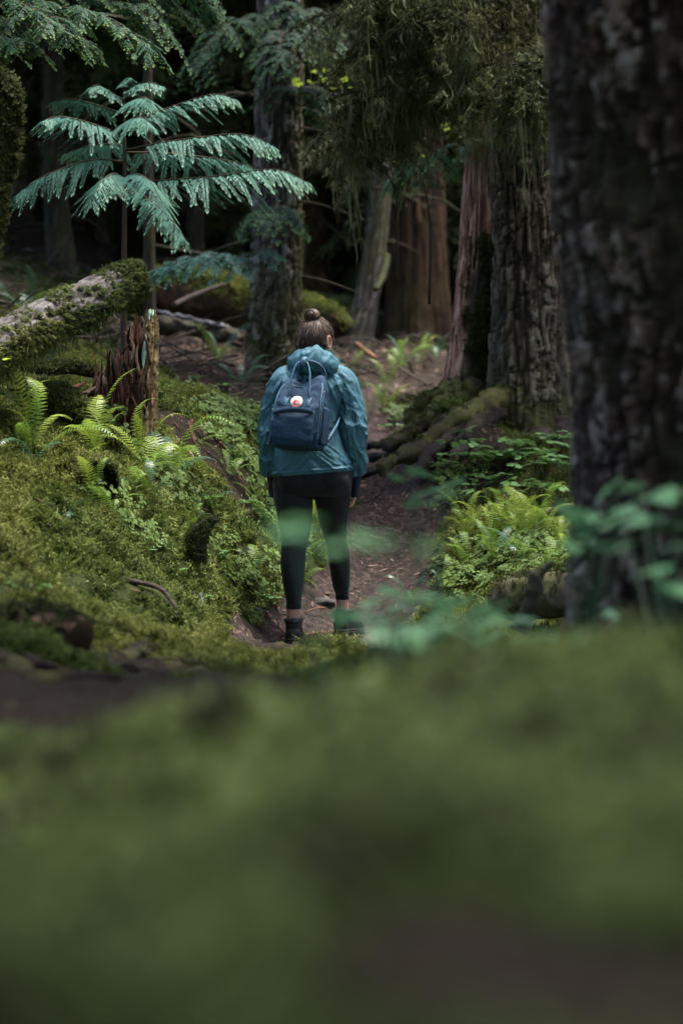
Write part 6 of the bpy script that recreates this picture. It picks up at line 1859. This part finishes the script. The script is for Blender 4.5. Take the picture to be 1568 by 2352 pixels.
# seams: yoke lines at the armholes and the two long back seams
for sx in (-0.125, 0.135):
    pts = []
    for z in np.linspace(0.895, 1.06, 10):
        pts.append((sx + 0.004 * math.sin(z * 40), -0.136 * math.sqrt(max(0.05, 1 - abs(sx / 0.20) ** 2.5)) - 0.012, z))
    wear('seam', tube(pts, 0.0016, 0.0016, 30, 5), MAT['jacket'], jacket)
wear('shirt', rings([(0.835, 0.0, 0, 0.190, 0.130), (0.850, 0.0, 0, 0.197, 0.139), (0.90, 0, 0, 0.196, 0.138), (0.95, 0, 0, 0.17, 0.12)], 30, 120, 2.3,
                    lambda V: 0.004 * ridge(V * np.array([14, 9, 6]), 2) - 0.004), MAT['shirt'])
wear('shirt_collar', rings([(1.40, 0.003, 0.002, 0.060, 0.064), (1.47, 0.006, 0.004, 0.061, 0.066), (1.488, 0.007, 0.005, 0.060, 0.066), (1.490, 0.007, 0.005, 0.054, 0.058)], 16, 48, 2.0, caps=False), MAT['shirt'])

# --- leggings
lp = [rings([(0.98, 0, 0, 0.175, 0.112), (0.92, 0, 0, 0.192, 0.124), (0.86, 0, -0.004, 0.201, 0.130), (0.80, 0, -0.004, 0.197, 0.126), (0.755, 0, 0, 0.165, 0.105)], 40, 48, 2.3),
      ball((-0.088, -0.052, 0.845), (0.100, 0.088, 0.095)), ball((0.088, -0.052, 0.850), (0.098, 0.088, 0.095)),
      loft(LEG_L[:9], lr_l[:9], 70, 40)[:2], loft(LEG_R[:9], lr_r[:9], 70, 40)[:2]]
lv_, lf_ = fuse(lp, 0.006, 4)
nd = 0.0035 * ridge(np.stack([lv_[:, 0] * 8, lv_[:, 1] * 8, lv_[:, 2] * 26], -1), 2) * np.exp(-((lv_[:, 2] - 0.53) / 0.06) ** 2)
lv_[:, 1] -= nd
leg = wear('leggings', (lv_, lf_), MAT['leggings'])
for lgp, rr0 in ((LEG_L[8], 0.0395), (LEG_R[8], 0.0365)):
    wear('cuff_hem', loft([(lgp[0], lgp[1], lgp[2] - 0.002), (lgp[0], lgp[1] - 0.001, lgp[2] + 0.010), (lgp[0], lgp[1] - 0.002, lgp[2] + 0.022)], [rr0, rr0 + 0.001, rr0], 8, 32)[:2], MAT['leggings'], leg)

# --- gloves without fingertips
for arm, sd in ((ARM_R, 1), (ARM_L, -1)):
    w = np.array(arm[-1])
    gp = [loft([np.array(arm[-2]) + np.array([0, -0.006, 0.035]), np.array(arm[-2]), w], [0.034, 0.031, 0.029], 14, 20)[:2],
          rings([(w[2] + 0.02, w[0], w[1], 0.026, 0.030), (w[2] - 0.02, w[0], w[1], 0.024, 0.038), (w[2] - 0.055, w[0], w[1], 0.022, 0.046), (w[2] - 0.088, w[0] - sd * 0.004, w[1], 0.019, 0.045)], 14, 24, 2.6)]
    wear('glove', fuse(gp, 0.004, 2), MAT['glove'])

# --- boots and socks
def boot(anchor, yaw, zsole):
    c = np.array([anchor[0], anchor[1], zsole])
    tr_ = lambda VF: (rotz(VF[0] + c, yaw, c), VF[1])
    up = fuse([tr_(rings([(0.026, 0, 0.062, 0.0455, 0.136), (0.045, 0, 0.060, 0.0455, 0.134), (0.068, 0, 0.046, 0.0430, 0.116), (0.088, 0, 0.022, 0.0410, 0.092), (0.100, 0, 0.002, 0.0400, 0.072), (0.112, 0, -0.004, 0.0430, 0.064), (0.124, 0, -0.005, 0.0445, 0.062)], 50, 60, 2.5,
               lambda V: 0.003 * ridge(V * np.array([20, 14, 34]), 2) - 0.001)), tr_(ball((0, -0.052, 0.062), (0.038, 0.024, 0.034)))], 0.004, 1)
    b_ = wear('boot', up, MAT['boot'])
    wear('midsole', tr_(rings([(0.014, 0, 0.062, 0.046, 0.138), (0.024, 0, 0.062, 0.0485, 0.1405), (0.036, 0, 0.062, 0.0480, 0.1400), (0.043, 0, 0.061, 0.045, 0.137)], 12, 60, 2.5)), MAT['boot'], b_)
    wear('tread', tr_(rings([(0.0, 0, 0.118, 0.045, 0.080), (0.010, 0, 0.118, 0.047, 0.083), (0.017, 0, 0.118, 0.047, 0.083)], 8, 48, 2.5)), MAT['boot'], b_)
    wear('heel', tr_(rings([(0.0, 0, -0.028, 0.041, 0.046), (0.010, 0, -0.028, 0.043, 0.048), (0.017, 0, -0.028, 0.043, 0.048)], 8, 40, 3.0)), MAT['boot'], b_)
    th = np.linspace(0, 2 * math.pi, 49)
    for z, a, bb, yc, r in ((0.033, 0.0490, 0.1410, 0.062, 0.0016), (0.0215, 0.0490, 0.1410, 0.062, 0.0014), (0.086, 0.0425, 0.094, 0.024, 0.0014)):
        ex = np.sign(np.cos(th)) * np.abs(np.cos(th)) ** 0.8; ey = np.sign(np.sin(th)) * np.abs(np.sin(th)) ** 0.8
        q = np.stack([a * ex, yc + bb * ey, np.full(49, z) - (0.02 * ey if z > 0.05 else 0)], -1)
        wear('piping', tr_(tube(q, r, r, 60, 5)), MAT['boot_trim'], b_)
    q = np.stack([0.0425 * np.cos(th), -0.005 + 0.060 * np.sin(th), np.full(49, 0.125) + 0.006 * np.cos(th * 2)], -1)
    wear('collar', tr_(tube(q, 0.0085, 0.0085, 60, 10)), MAT['boot'], b_)
    wear('pull_tab', tr_(tube([(0, -0.066, 0.100), (0, -0.075, 0.125), (0, -0.070, 0.140), (0, -0.060, 0.130)], 0.004, 0.004, 14, 6)), MAT['boot'], b_)
    return b_
ZL = -0.010
boot(LEG_L[-1], R(-3), ZL)
ZRB = max(ZR, 0.0) + 0.003
boot((LEG_R[-1][0] + 0.008, LEG_R[-1][1], 0), R(-26), min(max(ZRB, 0.02), 0.06))
for lgp, zz, rr0 in ((LEG_L[-1], ZL, 0.0375), (LEG_R[-1], min(max(ZRB, 0.02), 0.06), 0.0355)):
    wear('sock', loft([(lgp[0], lgp[1] - 0.004, zz + 0.08), (lgp[0], lgp[1] - 0.006, zz + 0.115), (lgp[0], lgp[1] - 0.006, zz + 0.140)], [rr0 + 0.003, rr0 + 0.003, rr0 + 0.002], 10, 28, lambda A, TH, V0: 0.0012 * np.sin(TH * 16))[:2], MAT['sock'])

# ------------------------------------------------------------------ the backpack (carried: a thing of its own)
PK = np.array([-0.050, -0.130, 0.985])
PYAW, PROLL, PPITCH = R(-21), R(3.0), R(-5)
PM = (Matrix.Rotation(PYAW, 3, 'Z') @ Matrix.Rotation(PPITCH, 3, 'X') @ Matrix.Rotation(PROLL, 3, 'Y'))
PMn = np.array(PM)
def pk(V): return np.asarray(V, float) @ PMn.T + PK + ORG
PACK = thing('backpack', pk([[0, -0.06, 0]])[0], 'square navy-blue canvas backpack with looped handles and round red-and-cream badge', 'backpack')
def ppart(name, VF, mat, parent=PACK): return part(name, pk(VF[0]), VF[1], mat, parent)
prow = [(0.0, 0, -0.066, 0.085, 0.040), (0.004, 0, -0.068, 0.112, 0.058), (0.020, 0, -0.070, 0.126, 0.068), (0.07, 0, -0.072, 0.134, 0.072), (0.13, 0, -0.072, 0.136, 0.072), (0.19, 0, -0.069, 0.134, 0.069), (0.235, 0, -0.062, 0.130, 0.062), (0.275, 0, -0.052, 0.126, 0.052),
        (0.315, 0, -0.042, 0.120, 0.042), (0.345, 0, -0.034, 0.110, 0.032), (0.362, 0, -0.030, 0.095, 0.022), (0.368, 0, -0.030, 0.07, 0.012)]
def pdisp(V):
    x, y, z = V[..., 0], V[..., 1], V[..., 2]
    return 0.010 * (ridge(np.stack([x * 8 + z * 5, y * 8, z * 11 - x * 5], -1), 3) - 0.45) + 0.004 * (ridge(V * 24, 2) - 0.4)
V, F = rings(prow, 110, 160, 4.5, pdisp)
# the slack top sinks between the handles
V[:, 2] -= 0.030 * np.exp(-((V[:, 0] + 0.01) / 0.045) ** 2) * sstep(0.27, 0.36, V[:, 2]) * (V[:, 1] < -0.01)
V[:, 2] += 0.018 * np.exp(-((V[:, 0] - 0.085) / 0.035) ** 2) * sstep(0.26, 0.36, V[:, 2])
pbody = ppart('body', (V, F), MAT['pack'])
def frontY(z):
    q = np.array(prow); return np.interp(z, q[:, 0], q[:, 2] - q[:, 4])
# front pocket with an overhanging lip
def pocket_disp(V): return 0.006 * (ridge(np.stack([V[..., 0] * 9 + V[..., 2] * 9, V[..., 1] * 9, V[..., 2] * 12], -1), 3) - 0.45)
pocket = ppart('front_pocket', rings([(0.008, -0.003, -0.130, 0.070, 0.012), (0.014, -0.003, -0.140, 0.096, 0.024), (0.05, -0.003, -0.148, 0.107, 0.030), (0.10, -0.003, -0.150, 0.109, 0.032), (0.15, -0.003, -0.149, 0.108, 0.030), (0.182, -0.003, -0.143, 0.106, 0.024), (0.196, -0.003, -0.136, 0.100, 0.014), (0.199, -0.003, -0.132, 0.08, 0.006)], 70, 120, 4.5, pocket_disp), MAT['pack'])
def ribbon(path, w, t, wd, nt=40):
    C = catmull(path, nt)
    T = np.gradient(C, axis=0); T /= np.linalg.norm(T, axis=1)[:, None]
    W = np.asarray(wd, float); W = W[None] - T * (T @ W)[:, None]; W /= np.linalg.norm(W, axis=1)[:, None]
    N = np.cross(T, W)
    V = np.stack([C - W * w - N * t, C + W * w - N * t, C + W * w + N * t, C - W * w + N * t], 1).reshape(-1, 3)
    F = [grid_faces(nt, 4), np.array([[0, 3, 2, 1]]), np.array([[nt * 4 - 4, nt * 4 - 3, nt * 4 - 2, nt * 4 - 1]])]
    return V, F
# piped lip over the pocket zip
lip = [(-0.112, -0.158, 0.164), (-0.085, -0.176, 0.172), (-0.04, -0.183, 0.182), (0.02, -0.184, 0.187), (0.07, -0.178, 0.186), (0.104, -0.160, 0.180)]
ppart('pocket_flap', ribbon([(x, y - 0.002, z + 0.004) for x, y, z in lip], 0.013, 0.0025, (0, -0.25, 1)), MAT['pack'], pocket)
ppart('zipper', tube([(x, y - 0.002, z - 0.012) for x, y, z in lip], 0.0022, 0.0022, 40, 6), MAT['metal'], pocket)
ppart('zip_pull', ribbon([(-0.108, -0.162, 0.156), (-0.110, -0.170, 0.140), (-0.107, -0.172, 0.122)], 0.004, 0.001, (1, 0, 0), 10), MAT['pack_strap'], pocket)
# top zip arch along the front edge, and side piping
arch = [(-0.122, -0.128, 0.05), (-0.124, -0.128, 0.14), (-0.121, -0.120, 0.23), (-0.110, -0.092, 0.30), (-0.085, -0.070, 0.332), (-0.03, -0.072, 0.318), (0.03, -0.070, 0.318), (0.085, -0.062, 0.350), (0.112, -0.084, 0.322), (0.124, -0.120, 0.24), (0.127, -0.130, 0.14), (0.125, -0.130, 0.05)]
ppart('main_zipper', tube(arch, 0.0042, 0.0042, 110, 8), MAT['pack_strap'])
ppart('side_panel', ribbon([(0.139, -0.075, 0.03), (0.143, -0.075, 0.12), (0.140, -0.068, 0.215)], 0.042, 0.003, (0, 1, 0), 20), MAT['pack'])
ppart('side_panel', ribbon([(-0.139, -0.075, 0.03), (-0.143, -0.075, 0.12), (-0.140, -0.068, 0.215)], 0.042, 0.003, (0, 1, 0), 20), MAT['pack'])
ppart('side_strap', ribbon([(0.131, -0.122, 0.075), (0.137, -0.128, 0.13), (0.133, -0.120, 0.22), (0.126, -0.090, 0.30)], 0.006, 0.0015, (0.6, -0.8, 0), 30), MAT['pack_strap'])
ppart('side_strap', ribbon([(-0.129, -0.122, 0.20), (-0.134, -0.124, 0.12), (-0.134, -0.116, 0.05), (-0.142, -0.115, 0.022), (-0.152, -0.12, 0.012)], 0.006, 0.0015, (0.6, 0.8, 0), 30), MAT['pack_strap'])
# sewn handle ends and the two looped handles held by a snap tab
for sx in (-0.062, 0.060):
    zz = 0.238
    ppart('handle_patch', ribbon([(sx, frontY(zz - 0.024) - 0.004, zz - 0.024), (sx, frontY(zz) - 0.007, zz), (sx, frontY(zz + 0.022) - 0.004, zz + 0.022)], 0.0125, 0.002, (1, 0, 0), 12), MAT['pack_strap'])
h1 = [(-0.062, frontY(0.26) - 0.004, 0.258), (-0.056, -0.118, 0.285), (-0.052, -0.105, 0.36), (-0.040, -0.088, 0.425), (-0.012, -0.078, 0.448), (0.014, -0.080, 0.440), (0.036, -0.090, 0.400), (0.050, -0.106, 0.335), (0.055, -0.118, 0.285), (0.060, frontY(0.26) - 0.004, 0.258)]
ppart('handle', ribbon(h1, 0.0068, 0.0025, (0.75, -0.65, 0.0), 70), MAT['pack_strap'])
h2 = [(-0.050, -0.020, 0.345), (-0.046, -0.035, 0.39), (-0.030, -0.055, 0.432), (-0.004, -0.066, 0.450), (0.030, -0.058, 0.452), (0.075, -0.040, 0.435), (0.100, -0.026, 0.395), (0.104, -0.020, 0.345)]
ppart('handle', ribbon(h2, 0.0068, 0.0025, (0.35, -0.9, 0.25), 70), MAT['pack_strap'])
tab = ppart('snap_tab', ribbon([(-0.004, -0.082, 0.424), (-0.003, -0.088, 0.440), (-0.001, -0.084, 0.460), (0.001, -0.070, 0.470)], 0.014, 0.0025, (1, 0, 0), 14), MAT['pack_strap'])
ppart('snap', (ball((-0.002, -0.088, 0.450), (0.006, 0.003, 0.006), 16, 10)), MAT['metal'], tab)
# shoulder straps over the jacket and the lower webbing
def wstrap(pts, w, name='shoulder_strap'):
    V, F = ribbon(pts, w, 0.004, (1, 0.2, 0), 60)
    return part(name, V + ORG, F, MAT['pack_strap'], PACK)
wstrap([(0.030, -0.118, 1.345), (0.075, -0.090, 1.400), (0.100, -0.030, 1.412), (0.110, 0.045, 1.390), (0.115, 0.112, 1.31), (0.125, 0.136, 1.20), (0.120, 0.105, 1.15)], 0.017)
wstrap([(-0.075, -0.118, 1.345), (-0.090, -0.090, 1.395), (-0.105, -0.030, 1.408), (-0.112, 0.045, 1.386), (-0.115, 0.112, 1.31), (-0.130, 0.136, 1.20), (-0.165, 0.105, 1.13)], 0.017)
e1 = pk([[0.136, -0.020, 0.055]])[0] - ORG
V, F = ribbon([(0.120, 0.105, 1.15), (0.145, 0.01, 1.165), (0.136, -0.075, 1.150), (0.120, -0.128, 1.110), e1], 0.008, 0.0018, (0, 0.35, 1), 50)
part('lower_webbing', V + ORG, F, MAT['pack_strap'], PACK)
e2 = pk([[-0.136, -0.020, 0.055]])[0] - ORG
V, F = ribbon([(-0.165, 0.105, 1.13), (-0.196, 0.02, 1.12), (-0.19, -0.06, 1.08), e2], 0.010, 0.0018, (0, 0.35, 1), 40)
part('lower_webbing', V + ORG, F, MAT['pack_strap'], PACK)
V, F = tube([e1 + np.array([-0.010, -0.012, 0.020]), e1 + np.array([0.016, -0.014, 0.026]), e1 + np.array([0.020, -0.014, 0.012]), e1 + np.array([-0.006, -0.012, 0.004]), e1 + np.array([-0.010, -0.012, 0.020])], 0.0028, 0.0028, 24, 6)
part('buckle', V + ORG, F, MAT['metal'], PACK)
# round badge: cream disc, red roundel with a curled animal, lettering round the rim
LZ = 0.236
ly = frontY(LZ) - 0.0075
slope = math.atan2(frontY(LZ + 0.02) - frontY(LZ - 0.02), 0.04)
def bad(x, z, out): # badge plane -> pack coordinates
    return (x - 0.004, ly + z * math.sin(slope) - out * math.cos(slope), LZ + z * math.cos(slope) + out * math.sin(slope))
def disc(r, out, th=0.0015, n=40):
    a = np.linspace(0, 6.2832, n, endpoint=False)
    V = [bad(r * math.cos(t), r * math.sin(t), out - th) for t in a] + [bad(r * math.cos(t), r * math.sin(t), out) for t in a] + [bad(0, 0, out)]
    j = np.arange(n)
    return np.array(V), [np.stack([j, (j + 1) % n, n + (j + 1) % n, n + j], -1), np.stack([np.full(n, 2 * n), n + j, n + (j + 1) % n], -1)]
badge = part('badge', pk(disc(0.0325, 0.0)[0]), disc(0.0325, 0.0)[1], MAT['cream'], PACK, False)
part('roundel', pk(disc(0.0165, 0.0008)[0]), disc(0.0165, 0.0008)[1], MAT['red'], badge, False)
cur = [(-0.010, 0.010), (-0.002, 0.0125), (0.006, 0.010), (0.009, 0.003), (0.006, -0.005), (-0.001, -0.008), (-0.006, -0.006)]
Vc, Fc = [], []
cc = catmull(np.array([(x, z, 0) for x, z in cur]), 26)
tg = np.gradient(cc, axis=0); tg /= np.linalg.norm(tg, axis=1)[:, None]
for k in range(26):
    w = 0.0016 * math.sin(math.pi * (k + 1) / 27) + 0.0003
    n_ = np.array([-tg[k][1], tg[k][0]])
    Vc += [bad(cc[k][0] + n_[0] * w, cc[k][1] + n_[1] * w, 0.0014), bad(cc[k][0] - n_[0] * w, cc[k][1] - n_[1] * w, 0.0014)]
part('emblem', pk(Vc), np.array([(2 * k, 2 * k + 1, 2 * k + 3, 2 * k + 2) for k in range(25)]), MAT['cream'], badge, False)
def letters(text, r, a0, a1, size, flip):
    out = []
    for k, ch in enumerate(text):
        a = a0 + (a1 - a0) * k / (len(text) - 1)
        cu = bpy.data.curves.new('lettering', 'FONT')
        cu.body = ch; cu.size = size; cu.align_x = 'CENTER'; cu.align_y = 'CENTER'; cu.extrude = 0.0; cu.offset = size * 0.02
        ob = bpy.data.objects.new('lettering', cu); COL.objects.link(ob)
        me = bpy.data.meshes.new_from_object(ob.evaluated_get(bpy.context.evaluated_depsgraph_get()))
        bpy.data.objects.remove(ob); bpy.data.curves.remove(cu)
        rot = a + math.pi / 2 if flip else a - math.pi / 2
        V = [bad(r * math.cos(a) + v.co.x * math.cos(rot) - v.co.y * math.sin(rot), r * math.sin(a) + v.co.x * math.sin(rot) + v.co.y * math.cos(rot), 0.0010) for v in me.vertices]
        F = [tuple(p.vertices) for p in me.polygons]
        out.append((V, F)); bpy.data.meshes.remove(me)
    V, F = [], []
    for v, f in out:
        n = len(V); V += v; F += [tuple(i + n for i in q) for q in f]
    o = part('lettering', pk(V), F, MAT['red'], badge, False)
letters('FJÄLLRÄVEN', 0.0248, R(168), R(12), 0.0105, False)
letters('KÅNKEN', 0.0248, R(222), R(318), 0.0118, True)
